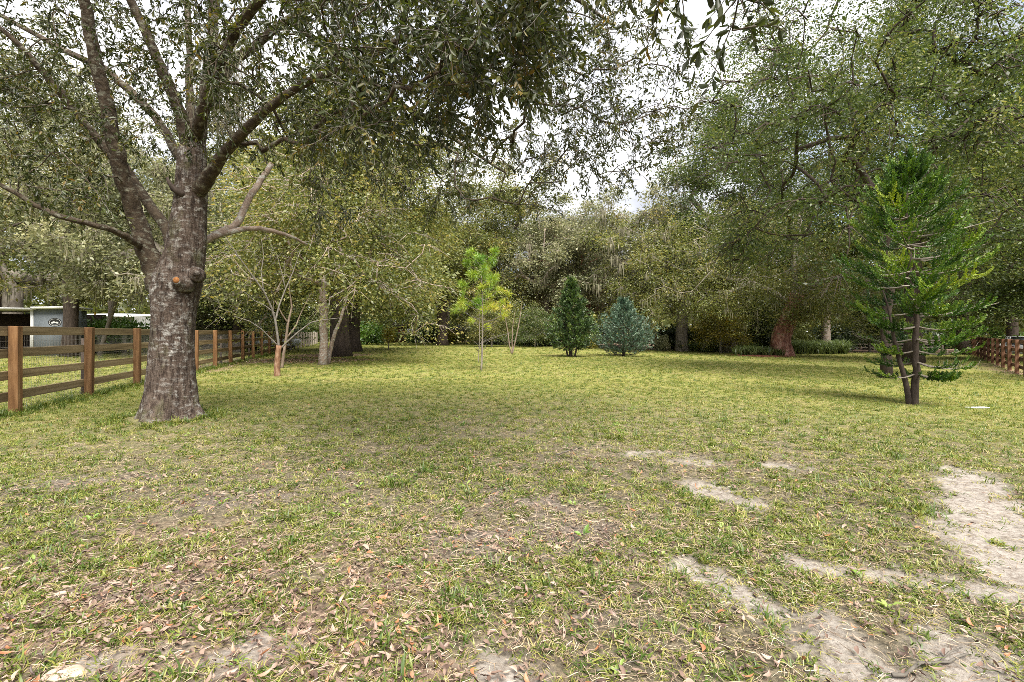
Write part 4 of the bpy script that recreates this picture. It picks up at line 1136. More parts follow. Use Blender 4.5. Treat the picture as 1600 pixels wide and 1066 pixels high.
# the leaning red-brown trunk and its crown
def leaning_oak():
    rng = np.random.default_rng(18); Y = 39.0
    b = P(1222, 552, Y); b[2] = float(gz(b[0], Y))
    root = thing('leaning_oak', 'oak with a thick leaning red brown trunk rising from the strap leaf bed', 'tree', b)
    sk = Skel(); px = [(1224, 563, 21), (1222, 550, 18.5), (1219, 538, 17.2), (1220, 525, 16.5), (1225, 512, 16.2), (1232, 498, 15.5), (1240, 480, 14.5), (1244, 460, 13.5)]
    pts = [P(a, c, Y) - b for a, c, r in px]; q0 = np.array(pts); tt = np.linspace(0, 7, 29); pts = list(np.stack([np.interp(tt, np.arange(8), q0[:, c]) for c in range(3)], 1)); sk.chain(pts, np.interp(tt, np.arange(8), [r / F * Y * .84 for a, c, r in px]))
    limbs = [[(1240, 478), (1205, 455), (1170, 440), (1135, 436), (1100, 420), (1070, 424)], [(1170, 440), (1140, 458), (1110, 470)], [(1244, 460), (1280, 440), (1320, 432), (1360, 440)], [(1244, 460), (1240, 410), (1250, 350), (1245, 300)]]
    for li in limbs:
        q = [P(a, c, Y + (i * .5 if li[-1][0] % 20 else -i * .5)) - b for i, (a, c) in enumerate(li)]
        j = int(np.argmin([np.linalg.norm(p - q[0]) for p in sk.p])); sk.chain(q[1:], np.linspace(.22, .07, len(q) - 1), attach=j)
    T = crown_targets(rng, 280, np.array([-2.6, 0, 6.6]), (8.0, 6.0, 4.6), .5); T = np.concatenate([T, np.array([.6, -1.8, 3.7]) + rng.normal(size=(46, 3)) * [1.5, .7, .75], np.array([-3.5, -1.0, 4.2]) + rng.normal(size=(26, 3)) * [2.6, 1.2, .5]])
    tips = sk.grow(T, rng, seg=.7, wob=.24, arch=.08, skip=20)
    r, ch, cnt = sk.radii(.016, power=.42)
    for i in range(29): r[i] *= .86
    mb = MB(); sk.tubes(mb, r, ch, cnt, sides=(14, 6, 4, 3)); mb.build('limbs', M['bark_grey'], root, True)
    rr_ = np.interp(tt, np.arange(8), [q[2] / F * Y * .84 for q in px]); lb_ = 1 + .10 * np.sin(3 * np.arange(24) / 24 * 2 * math.pi + 1)[None] + .05 * np.sin(7 * np.arange(24) / 24 * 2 * math.pi)[None] + np.zeros((29, 1))
    mb = MB(); mb.tube(pts, rr_, 24, True, lb_); mb.build('trunk', M['bark_red'], root, True)
    tp = np.array([sk.p[i] for i in tips]); per = 120; ci = np.repeat(np.arange(len(tp)), per)
    off = rng.normal(size=(len(ci), 3)) * [.60, .60, .36]; pos = tp[ci] + off; pos[:, 2] -= .3 * np.linalg.norm(off[:, :2], axis=1) ** 1.3; pos[:, 2] = np.maximum(pos[:, 2], 1.7)
    ct = rng.normal(.45, .17, len(tp)); mb = MB()
    leaf_faces(mb, pos, norm(off + rand_dirs(rng, len(ci)) * .6 - [0, 0, .25]), norm(rand_dirs(rng, len(ci)) + [0, 0, .5]), .16 * (.65 + .7 * rng.random(len(ci))), .085, np.clip(ct[ci] + rng.normal(0, .18, len(ci)), 0, 1))
    mb.build('crown', M['leaf_olive'], root)
    mm = MB(); cand = np.array([i for i in range(len(sk.p)) if r[i] < .2 and sk.p[i][2] > 2]); moss_strands(mm, np.array([sk.p[i] for i in rng.choice(cand, 420)]), rng, 8, .6, .03)
    mm.build('hanging_moss', M['moss'], root)['kind'] = 'stuff'
    return b
LB = leaning_oak()

# ------------------------------------------------------------------ strap leaf bed, hedges, bushes
def straps(name, label, region, n, L, mat, seed, cat='plant'):
    """clumps of arching strap leaves; region(rng) gives the clump places"""
    rng = np.random.default_rng(seed); pts = np.array([region(rng) for _ in range(n)]); c = pts.mean(0); z0 = float(gz(c[0], c[1]))
    mb = MB(); tn = []
    per = 16; base = np.repeat(pts, per, axis=0); m = len(base)
    a = rng.random(m) * 2 * math.pi; h = L * (.6 + .6 * rng.random(m)) * np.repeat(.55 + .75 * rng.random(n), per); rch = h * (.35 + .5 * rng.random(m))
    d = np.stack([np.cos(a), np.sin(a), 0 * a], 1); s = np.stack([-np.sin(a), np.cos(a), 0 * a], 1) * .018
    b0 = np.stack([base[:, 0] - c[0], base[:, 1] - c[1], gz(base[:, 0], base[:, 1]) - z0], 1) + d * .04
    p1 = b0 + d * (rch * .35)[:, None] + np.array([0, 0, 1.]) * (h * .75)[:, None]; p2 = b0 + d * (rch * .75)[:, None] + np.array([0, 0, 1.]) * (h * .88)[:, None]; p3 = b0 + d * (rch * 1.15)[:, None] + np.array([0, 0, 1.]) * (h * .68)[:, None]
    V_ = np.stack([b0 - s, b0 + s, p1 + s, p1 - s, p2 + s, p2 - s, p3], 1).reshape(-1, 3); k = np.arange(m)[:, None] * 7; t = np.clip(rng.normal(.5, .22, m), 0, 1)
    mb.add(V_, [k + np.array([[0, 1, 2, 3]])], t)
    o0 = mb.n - len(V_)
    mb.f.append(k + np.array([[3, 2, 4, 5]]) + o0); mb.t.append(t); mb.f.append(k + np.array([[5, 4, 6]]) + o0); mb.t.append(t)
    o = mb.build(name, M[mat], None); o.location = (c[0], c[1], z0); return tag(o, label, cat)
straps('strap_leaf_bed', 'bed of dark strap leaved plants round the foot of the leaning trunk', lambda r: P(1152 + 76 * r.random(), 0, 38.2 + 2.2 * r.random())[:2] + r.normal(size=2) * .15, 120, .62, 'strap', 1)
straps('strap_leaf_hedge', 'low strip of strap leaved plants along the far lawn right of the leaning trunk', lambda r: P(1232 + 92 * r.random(), 0, 42.5 + 1.6 * r.random())[:2], 170, .95, 'strap', 2, 'hedge')
straps('strap_leaf_hedge', 'low strip of strap leaved plants along the far lawn left of the leaning trunk', lambda r: P(1062 + 125 * r.random(), 0, 46.5 + 1.6 * r.random())[:2], 200, .8, 'strap', 3, 'hedge')
# red mulch under the bed
mu = MB(); k = 40; an = np.arange(k) * 2 * math.pi / k; rr = 1 + .12 * np.sin(3 * an) + .08 * np.sin(7 * an)
cx, cy = P(1190, 0, 38.6)[:2]
rings = [(1.0, .012), (.75, .06), (.4, .09), (.02, .10)]
Vm = np.concatenate([np.stack([cx + 2.5 * f * rr * np.cos(an), cy + 1.5 * f * rr * np.sin(an), gz(cx + 2.5 * f * rr * np.cos(an), cy + 1.5 * f * rr * np.sin(an)) + z], 1) for f, z in rings])
i0 = np.arange(3)[:, None] * k; j = np.arange(k)[None]; mu.add(Vm, np.stack([i0 + j, i0 + (j + 1) % k, i0 + k + (j + 1) % k, i0 + k + j], -1).reshape(-1, 4))
M['mulch'] = surf_mat('mulch', [(.3, (.05, .018, .012)), (.6, (.17, .06, .04)), (.8, (.28, .14, .1))], scale=(7, 7, 7), nscale=2, bump=1, bdist=.03)
tag(mu.build('mulch_bed', M['mulch'], None, True), kind='structure')

def bush_mesh(name, seed, n, mat, leaf):
    rng = np.random.default_rng(seed)
    T = crown_targets(rng, 26, np.array([0, 0, .5]), (.8, .8, .42), .2, low=-.9); ci = rng.integers(0, 26, n)
    p = T[ci] + rng.normal(size=(n, 3)) * [.20, .20, .13]; p[:, 2] = np.abs(p[:, 2])
    lf_ = MB(); leaf_faces(lf_, p, norm(rand_dirs(rng, n) + (p - [0, 0, .4]) * .8), norm(rand_dirs(rng, n) + [0, 0, .5]), leaf[0] * (.6 + .8 * rng.random(n)), leaf[1], np.clip(rng.normal(.45, .16, 26)[ci] + rng.normal(0, .17, n), 0, 1))
    wd = MB()
    for k in range(9):
        a = k * .7; e = T[rng.integers(26)]; wd.tube([(.05 * math.cos(a), .05 * math.sin(a), -.05), e * [.5, .5, .6], e], [.02, .014, .006], 5)
    return lf_.mesh(name + '_leaves', M[mat]), wd.mesh(name + '_stems', M['bark_dark'], True)
BUSH = [bush_mesh('bush', 1, 3600, 'leaf_shrub', (.12, .06)), bush_mesh('bush', 2, 3600, 'leaf_shrub', (.14, .055))]
def bush(label, px, Y, s, sz, mat=None, k=0, group=None, cat='bush'):
    x = (px - 800) / F * Y
    o = thing('bush', label, cat, G(x, Y), k * 1.7, group); o.scale = (s, s, sz)
    a = put('foliage', BUSH[k % 2][0], o); put('stems', BUSH[k % 2][1], o)
    if mat: a.material_slots[0].link = 'OBJECT'; a.material_slots[0].material = M[mat]
for a in [('bright green bush right of the dark trunks', 573, 60, 2.2, 2.6, 'leaf_bright', 1), ('dark bush left of the red brown shed', 596, 72, 2.4, 2.4, 'leaf_green', 2), ('green bush in front of the white shed door', 645, 71, 1.0, 1.6, 'leaf_bright', 3),
          ('dark bush right of the white shed door', 676, 70, 2.2, 2.6, None, 4), ('low bush under the black roofed shelter, at its left', 700, 66, 1.4, 1.8, 'leaf_yellow', 5), ('dark bush right of the black roofed shelter', 768, 60, 2.0, 2.2, None, 6),
          ('wide dark bush behind the V shaped bare stems', 826, 54, 2.6, 2.0, 'leaf_green', 7), ('low dark bush left of the dark narrow conifer', 846, 53, 2.0, 2.2, None, 8), ('dark bush showing between the two conifers', 918, 51, 1.9, 2.6, None, 9),
          ('yellowish bush at the right foot of the dark narrow conifer', 921, 46, .8, 1.6, 'leaf_yellow', 10), ('small pale shrub on the lawn edge right of the blue green conifer', 1033, 45, .65, 1.3, 'leaf_grey', 11), ('dark bush behind the small pale shrub', 1052, 51, 2.3, 2.4, None, 12),
          ('dark round bush left end of the long strap leaf strip', 1088, 50, 2.3, 2.0, 'leaf_green', 13), ('dark bush behind the long strap leaf strip', 1128, 51, 2.4, 2.4, None, 14), ('dark bush just left of the leaning trunk', 1176, 50, 2.4, 2.6, None, 15),
          ('pale bush right behind the leaning trunk', 1248, 46, 1.6, 2.0, 'leaf_olive', 16), ('dark bush behind the right strap leaf strip', 1300, 48, 2.4, 2.4, None, 17), ('dark bush at the left end of the far rail fence', 1352, 56, 2.6, 2.8, None, 18),
          ('dark bush behind the middle of the far rail fence', 1420, 58, 2.8, 3.0, None, 19), ('dark bush at the right end of the far rail fence', 1482, 58, 2.8, 3.0, 'leaf_green', 20), ('pale green bush beyond the far end of the right fence', 1535, 60, 2.6, 2.4, 'leaf_bright', 21),
          ('green bush beyond the right fence at the picture edge', 1592, 44, 1.8, 1.7, 'leaf_bright', 22),
          ('bright green bush behind the left fence left of the utility pole', 148, 34, 1.6, 2.1, 'leaf_bright', 23), ('bright green bush behind the left fence right of the utility pole', 196, 35, 1.9, 2.3, 'leaf_bright', 24), ('dark bush beside the leaning shed trunk', 92, 38, 1.6, 2.0, None, 25),
          ('dark bush behind the left fence right of the big trunk', 350, 42, 2.4, 3.0, 'leaf_green', 26), ('dark bush behind the left fence beyond the silver car', 425, 52, 2.8, 3.2, None, 27), ('dark bush at the far end of the left fence', 478, 66, 2.6, 3.4, 'leaf_green', 28),
          ('dark bush behind the open shed, left edge', 10, 44, 3.0, 3.2, None, 29)]:
    bush(a[0], a[1], a[2], a[3], a[4], a[5], a[6], 'bushes round the edges of the yard')

# ------------------------------------------------------------------ buildings, poles, cars far off
def box_part(name, c, size, mat, parent, rot=0.0, bev=0.0):
    mb = MB(); mb.box((0, 0, 0), size); o = mb.build(name, M[mat], parent); o.location = tuple(float(v) for v in c); o.rotation_euler = (0, 0, rot); return o
def ellipse(mb, cx, cz, a, b, y, k=28, inner=None):
    an = np.arange(k) * 2 * math.pi / k
    O = np.stack([cx + a * np.cos(an), np.full(k, y), cz + b * np.sin(an)], 1)
    if inner is None: mb.add(O, np.arange(k)[None]); return
    I = np.stack([cx + a * inner * np.cos(an), np.full(k, y), cz + b * inner * np.sin(an)], 1); j = np.arange(k)
    mb.add(np.concatenate([O, I]), np.stack([j, (j + 1) % k, k + (j + 1) % k, k + j], 1))
def open_shed():
    root = thing('open_shed', 'open fronted white shed with a grey panel bearing an oval black emblem', 'shed', (-28.0, 30, 0), .30)
    box_part('grey_panel', (.86, 0, 1.37), (1.72, .10, 2.74), 'grey_paint', root)
    box_part('side_wall', (1.72 - .05, 1.05, 1.37), (.10, 2.0, 2.74), 'grey_paint', root)
    box_part('corner_post', (-.07, -.03, 1.37), (.13, .14, 2.74), 'white_paint', root)
    box_part('back_wall', (-4, 5.0, 1.3), (11.2, .10, 2.6), 'dark_wall', root)
    box_part('side_wall', (-9.5, 2.5, 1.3), (.10, 4.9, 2.6), 'dark_wall', root)
    for x in (-3.4, -6.6, -9.4): box_part('post', (x, 0, 1.3), (.12, .12, 2.6), 'dark_wall', root)
    mb = MB(); mb.box((0, 0, 0), (9.7, 5.9, .11)); o = mb.build('roof', M['metal_roof'], root); o.location = (-4.75, 2.5, 2.80); o.rotation_euler = (0, math.radians(.6), 0)
    mb = MB(); mb.box((0, 0, 0), (1.95, 2.7, .12)); o = mb.build('roof', M['white_paint'], root); o.location = (1.0, .9, 2.84); o.rotation_euler = (0, math.radians(-1.6), 0)
    # things standing inside, seen as shapes in the dark
    e = MB(); ellipse(e, 0, 0, .33, .25, 0); o = e.build('emblem', M['black_paint'], root); o.location = (1.02, -.055, 1.98)
    r = MB(); ellipse(r, 0, 0, .285, .208, 0, inner=.93); q = r.build('emblem_ring', M['white_paint'], o); q.location = (0, -.003, 0)
    h = MB(); xs = np.linspace(-.17, .17, 15); top = -.01 + .07 * np.exp(-((xs + .05) / .09) ** 2) + .045 * np.exp(-((xs - .11) / .06) ** 2); bot = -.055 + .02 * np.cos(xs * 22)
    Vh = np.concatenate([np.stack([xs, 0 * xs, bot], 1), np.stack([xs, 0 * xs, top], 1)]); j = np.arange(14)
    h.add(Vh, np.stack([j, j + 1, j + 16, j + 15], 1)); q = h.build('emblem_hill', M['white_paint'], o); q.location = (0, -.003, 0)
    g = MB(); xs = np.linspace(-.15, .15, 9); g.add(np.concatenate([np.stack([xs, 0 * xs, -.125 + .15 * xs ** 2], 1), np.stack([xs, 0 * xs, -.095 + .01 * np.cos(40 * xs)], 1)]), np.stack([np.arange(8), np.arange(8) + 1, np.arange(8) + 10, np.arange(8) + 9], 1)); q = g.build('emblem_hill', M['grey_paint'], o); q.location = (0, -.003, 0)
    b = thing('workbench', 'cluttered dark workbench inside the open shed', 'workbench', (-31.6, 33.2, 0))
    box_part('top', (0, 0, 1.55), (3.2, .7, .06), 'board', b)
    for x in (-1.5, 1.5):
        for y in (-.3, .3): box_part('leg', (x, y, .76), (.08, .08, 1.52), 'board', b)
    bk_ = MB(); bk_.tube([(0, 0, 0), (0, 0, .15), (0, 0, .30)], [.11, .125, .14], 14); o = bk_.build('bucket', M['white_paint'], None, True); o.location = (-30.6, 33.1, 1.58); tag(o, 'white bucket standing on the workbench in the open shed', 'bucket')
open_shed()
def white_house():
    root = thing('white_building', 'long low white building far behind the left fence', 'building', (-45.4, 57, 0))
    box_part('wall', (0, 3, 1.6), (5.4, 6, 3.2), 'white_paint', root)
    mb = MB(); mb.box((0, 0, 0), (6.2, 7.2, .16)); o = mb.build('roof', M['metal_roof'], root); o.location = (0, 3, 3.45); o.rotation_euler = (math.radians(3), math.radians(2), 0)
    for x in (-1.7, .3):
        f = box_part('window', (x, -.03, 1.75), (1.3, .08, 1.1), 'white_paint', root); p = box_part('pane', (0, -.045, 0), (1.1, .02, .9), 'glass', f)
    box_part('door', (1.8, -.03, 1.05), (.95, .07, 2.1), 'grey_paint', root)
white_house()
def red_shed():
    root = thing('storage_shed', 'red brown shed with a white double door at the far end of the lawn', 'shed', (-15.6, 77, 0))
    box_part('wall', (-.1, 1.8, 1.15), (5.0, 3.5, 2.3), 'red_wall', root)
    for x in (.42, 1.68):
        d = box_part('door', (x, -.0, 1.1), (1.2, .10, 2.1), 'white_paint', root); box_part('handle', (.45 if x < 1 else -.45, -.08, 0), (.05, .06, .18), 'black_paint', d)
    mb = MB()
    for sg in (-1, 1): mb.box((0, 1.8 + sg * 1.0, 2.62), (5.4, 2.2, .09), 0.0, np.array([[1, 0, 0], [0, math.cos(.32), math.sin(.32) * sg], [0, -math.sin(.32) * sg, math.cos(.32)]]))
    mb.build('roof', M['dark_wall'], root)
red_shed()
def shelter():
    root = thing('garden_shelter', 'small open shelter with a black roof on thin posts beyond the lawn', 'shelter', (-6.0, 67, 0))
    for x in (-1.5, -.5, .5, 1.5):
        for y in (0, 2.6): box_part('post', (x, y, .8), (.11, .11, 1.6), 'pole_wood', root)
    mb = MB()
    Vr = np.array([[-2.1, -.5, 1.55], [2.1, -.5, 1.55], [2.1, 3.1, 1.55], [-2.1, 3.1, 1.55], [-1.2, 1.3, 2.35], [1.2, 1.3, 2.35]])
    mb.add(Vr, [np.array([[0, 1, 5, 4], [2, 3, 4, 5], [3, 2, 1, 0]]), np.array([[1, 2, 5], [3, 0, 4]])]); mb.build('roof', M['black_paint'], root)
shelter()
def bench():
    root = thing('garden_bench', 'pale slatted bench at the far lawn edge left of the black roofed shelter', 'bench', (-9.3, 69, 0))
    for k in range(3): box_part('slat', (0, -.15 + .15 * k, .45), (1.7, .11, .04), 'pole_wood', root)
    for k in range(3): box_part('slat', (0, .26, .60 + .15 * k), (1.7, .04, .10), 'pole_wood', root)
    for x in (-.75, .75): box_part('leg', (x, 0, .21), (.08, .5, .42), 'pole_wood', root); box_part('back_post', (x, .30, .5), (.08, .04, 1.0), 'pole_wood', root)
bench()
def pole():
    root = thing('utility_pole', 'grey wooden utility pole behind the left fence', 'pole', (-29.8, 38, 0))
    mb = MB(); mb.tube([(0, 0, -.3), (0, 0, 4), (.02, 0, 9), (.03, 0, 11.8)], [.17, .155, .13, .115], 12); mb.build('shaft', M['pole_wood'], root, True)
    box_part('crossarm', (0, -.16, 11.2), (2.2, .10, .12), 'pole_wood', root)
    for x in (-1, 0, 1):
        mb = MB(); mb.tube([(x, -.16, 11.26), (x, -.16, 11.33), (x, -.16, 11.42)], [.03, .05, .03], 8); mb.build('insulator', M['stone'], root, True)
    mb = MB(); mb.tube([(0, -.13, 10.2), (-6.45, 6.0, 0)], [.012, .012], 4); mb.build('guy_wire', M['wire'], root)
    g = MB(); a = np.array([0, -.13, 10.2]); b = np.array([-6.45, 6.0, 0]); g.tube([b + (a - b) * .02, b + (a - b) * .30], [.055, .055], 8); g.build('guy_guard', M['yellow_plastic'], root)
    for k, (z0, x0) in enumerate(((11.38, 0), (9.3, 0))):
        A = np.array([-29.8 + x0, 37.84, z0]); B = np.array([62, 22 + 6 * k, z0 + (-.2 if k == 0 else 1.2)]); t = np.linspace(0, 1, 40)[:, None]
        pth = A + (B - A) * t; pth[:, 2] -= (.55 if k == 0 else .9) * 4 * (t * (1 - t))[:, 0]
        w_ = MB(); w_.tube(pth, np.full(40, .009), 5, False); o = w_.build('power_line', M['black_paint'])
        tag(o, ['upper thin power line crossing the bright gap of sky', 'lower thin power line crossing in front of the far trees'][k], 'cable')
pole()
s_ = MB(); s_.tube([(0, 0, -.2), (.35, 0, 1.2), (.8, 0, 2.6), (1.0, 0, 3.3)], [.14, .12, .11, .1], 9)
o = s_.build('leaning_post', M['bark_grey'], None, True); o.location = (-25.0, 31, 0); tag(o, 'mossy leaning post behind the left fence between the shed and the utility pole', 'post')

def car(label, loc, rz, mat):
    root = thing('parked_car', label, 'car', loc, rz)
    prof = np.array([(-2.2, .32), (-2.25, .62), (-2.15, .92), (-1.2, 1.0), (1.05, 1.0), (1.75, .90), (2.2, .78), (2.28, .55), (2.2, .32)])
    def extr(mb, pr, ws):
        n = len(pr); Vv = np.concatenate([np.stack([pr[:, 0], np.full(n, s * 1.0) * ws, pr[:, 1]], 1) for s in (-1, 1)])
        j = np.arange(n); mb.add(Vv, [np.stack([j, (j + 1) % n, n + (j + 1) % n, n + j], 1), j[None, ::-1].copy(), (n + j)[None]])
    mb = MB(); extr(mb, prof, np.array(.88)); mb.build('body', M[mat], root)
    mb = MB(); lo = np.array([[-1.95, -.80, 1.0], [1.1, -.80, 1.0], [1.1, .80, 1.0], [-1.95, .80, 1.0]]); hi = np.array([[-1.5, -.62, 1.46], [.35, -.62, 1.46], [.35, .62, 1.46], [-1.5, .62, 1.46]])
    mb.add(np.concatenate([lo, hi]), np.array([[0, 1, 5, 4], [1, 2, 6, 5], [2, 3, 7, 6], [3, 0, 4, 7]])); mb.build('windows', M['glass'], root)
    mb = MB(); mb.box((-.57, 0, 1.485), (1.95, 1.28, .055)); mb.build('roof', M[mat], root)
    for x0, x1 in ((-1.97, -1.52), (-.45, -.45), (1.12, .36)):
        for s in (-1, 1):
            mb = MB(); mb.tube([(x0, s * .81, 1.0), (x1, s * .63, 1.47)], [.04, .035], 6); mb.build('pillar', M[mat], root)
    for x in (-1.35, 1.4):
        for s in (-1, 1):
            mb = MB(); mb.tube([(x, s * .70, .32), (x, s * .74, .32), (x, s * .86, .32), (x, s * .90, .32)], [.26, .32, .32, .27], 20); wl = mb.build('wheel', M['rubber'], root)
            mb = MB(); mb.tube([(x, s * .895, .32), (x, s * .912, .32)], [.18, .17], 14); mb.build('rim', M['silver_paint'], wl)
    for s in (-1, 1):
        mb = MB(); mb.box((2.22, s * .62, .70), (.10, .34, .13)); mb.build('headlight', M['white_paint'], root)
        mb = MB(); mb.box((-2.2, s * .68, .80), (.09, .26, .16)); mb.build('tail_light', M['red_wall'], root)
car('silver car parked behind the left fence, seen between the rails', (-20.0, 42.5, 0), .35, 'silver_paint')
car('white car parked beyond the right fence at the picture edge', (36.2, 36.5, float(gz(36.2, 36.5))), .9, 'white_paint')

# ------------------------------------------------------------------ grass, dead leaves, weeds (all uncountable)
def lib(name, meshes):
    c = bpy.data.collections.new(name)
    for k, me in enumerate(meshes):
        o = bpy.data.objects.new('%s_%02d' % (name, k), me); c.objects.link(o)
    return c

def blade_mesh(name, seed, n, h0, h1, splay0, splay1, wd, spread, mat, tint0=.4, ts=.2):
    rng = np.random.default_rng(seed); mb = MB()
    a = rng.random(n) * 2 * math.pi; h = h0 + (h1 - h0) * rng.random(n) ** 1.4; sp = splay0 + (splay1 - splay0) * rng.random(n)
    ba = rng.random(n) * 2 * math.pi; br = spread * np.sqrt(rng.random(n))
    b = np.stack([br * np.cos(ba), br * np.sin(ba), np.full(n, -.008)], 1)
    d = np.stack([np.cos(a), np.sin(a), 0 * a], 1); s = np.stack([-np.sin(a), np.cos(a), 0 * a], 1)
    w_ = (wd * (.6 + .7 * rng.random(n)))[:, None]
    up = np.array([0, 0, 1.0])
    s1 = sp; s2 = np.minimum(sp + .35 + .5 * rng.random(n), 1.75)
    p1 = b + (d * np.sin(s1)[:, None] + up * np.cos(s1)[:, None]) * (h * .5)[:, None]
    p2 = p1 + (d * np.sin(s2)[:, None] + up * np.cos(s2)[:, None]) * (h * .5)[:, None]
    V_ = np.stack([b - s * w_ * .4, b + s * w_ * .4, p1 + s * w_ * .5, p1 - s * w_ * .5, p2], 1).reshape(-1, 3)
    k = np.arange(n)[:, None] * 5; t = np.clip(rng.normal(tint0, ts, n), 0, 1)
    mb.add(V_, [k + np.array([[0, 1, 2, 3]])], t); mb.f.append(k + np.array([[3, 2, 4]])); mb.t.append(t)
    return mb.mesh(name, M[mat])

def litter_leaf(name, seed, L, W):
    rng = np.random.default_rng(seed); mb = MB()
    n = 5; u = np.linspace(0, 1, n); wv = W * np.array([.08, .75, 1.0, .8, .05]) / 2
    cu = rng.normal() * .25 + .2; x = (u - .5) * L; z = .006 + cu * L * ((u - .5) ** 2) + rng.normal(size=n) * .002
    y0 = rng.normal() * .1 * L * (u - .5) ** 2 * 4
    c = np.stack([x, y0, z], 1); k1 = .35 + .3 * rng.random(); k2 = .25 + .4 * rng.random()
    Lf_ = np.stack([x, y0 + wv, z + wv * k1], 1); Rt = np.stack([x, y0 - wv, z + wv * k2], 1)
    V_ = np.concatenate([Lf_, c, Rt]); j = np.arange(n - 1)
    mb.add(V_, np.concatenate([np.stack([j, n + j, n + j + 1, j + 1], 1), np.stack([n + j, 2 * n + j, 2 * n + j + 1, n + j + 1], 1)]), float(np.clip(rng.normal(.5, .25), 0, 1)))
    return mb.mesh(name, M['litter'], True)

def rosette(name, seed, n, L, W):
    rng = np.random.default_rng(seed); a = np.arange(n) * 2.4 + rng.random(n) * .5
    d = np.stack([np.cos(a), np.sin(a), .35 + .5 * rng.random(n)], 1); mb = MB()
    pos = np.stack([.012 * np.cos(a), .012 * np.sin(a), .01 + .03 * rng.random(n)], 1)
    leaf_faces2(mb, pos, d, np.tile([0, 0, 1.0], (n, 1)) + rng.normal(size=(n, 3)) * .2, L * (.6 + .6 * rng.random(n)), W * (.8 + .4 * rng.random(n)), np.clip(rng.normal(.5, .15, n), 0, 1))
    return mb.mesh(name, M['weed'])

def straw_piece(name, seed):
    rng = np.random.default_rng(seed); mb = MB(); L = .03 + .07 * rng.random()
    p = np.array([(-L / 2, 0, .006), (0, rng.normal() * .008, .012), (L / 2, rng.normal() * .012, .006)])
    mb.tube(p, [.0010, .0015, .0008], 3, False, None); mb.t[-1][:] = rng.random()
    return mb.mesh(name, M['straw'])

def scatter(name, label, pts, rot, scl, idx, coll):
    me = bpy.data.meshes.new(name); n = len(pts)
    me.vertices.add(n); me.vertices.foreach_set('co', np.ascontiguousarray(pts, dtype=np.float32).ravel())
    a = me.attributes.new('rot', 'FLOAT_VECTOR', 'POINT'); a.data.foreach_set('vector', np.ascontiguousarray(rot, dtype=np.float32).ravel())
    a = me.attributes.new('scl', 'FLOAT', 'POINT'); a.data.foreach_set('value', np.ascontiguousarray(scl, dtype=np.float32))
    a = me.attributes.new('idx', 'INT', 'POINT'); a.data.foreach_set('value', np.ascontiguousarray(idx, dtype=np.int32))
    o = put(name, me)
    ng = bpy.data.node_groups.new(name, 'GeometryNodeTree')
    ng.interface.new_socket('Geometry', in_out='INPUT', socket_type='NodeSocketGeometry'); ng.interface.new_socket('Geometry', in_out='OUTPUT', socket_type='NodeSocketGeometry')
    N = ng.nodes; gi = N.new('NodeGroupInput'); go = N.new('NodeGroupOutput'); ip = N.new('GeometryNodeInstanceOnPoints'); ci = N.new('GeometryNodeCollectionInfo')
    ci.inputs['Collection'].default_value = coll; ci.inputs['Separate Children'].default_value = True; ci.inputs['Reset Children'].default_value = True
    def na(nm, ty):
        q = N.new('GeometryNodeInputNamedAttribute'); q.data_type = ty; q.inputs['Name'].default_value = nm; return q.outputs['Attribute']
    ip.inputs['Pick Instance'].default_value = True
    l = ng.links.new
    l(gi.outputs[0], ip.inputs['Points']); l(ci.outputs[0], ip.inputs['Instance']); l(na('idx', 'INT'), ip.inputs['Instance Index'])
    l(na('rot', 'FLOAT_VECTOR'), ip.inputs['Rotation']); l(na('scl', 'FLOAT'), ip.inputs['Scale']); l(ip.outputs[0], go.inputs[0])
    md = o.modifiers.new('scatter', 'NODES'); md.node_group = ng
    return tag(o, label, name.replace('_', ' '), kind='stuff')

def wedge(rng, r0, r1, dens, half=None):
    half = half or (88 if r1 <= 8 else 74 if r1 <= 16 else 60)
    area = math.radians(half) * (r1 * r1 - r0 * r0); n = int(area * dens)
    r = np.sqrt(r0 * r0 + (r1 * r1 - r0 * r0) * rng.random(n)); a = (rng.random(n) * 2 - 1) * math.radians(half)
    return r * np.sin(a), r * np.cos(a)

def trunk_clear(x, y):
    ok = np.hypot(x + 5.28, y - 7.9) > .56
    for (tx, ty, tr) in ((8.05, 10.25, .15), (-8.0, 21.7, .4), (-9.75, 29, .6), (13.3, 18.2, .5)): ok &= np.hypot(x - tx, y - ty) > tr
    return ok

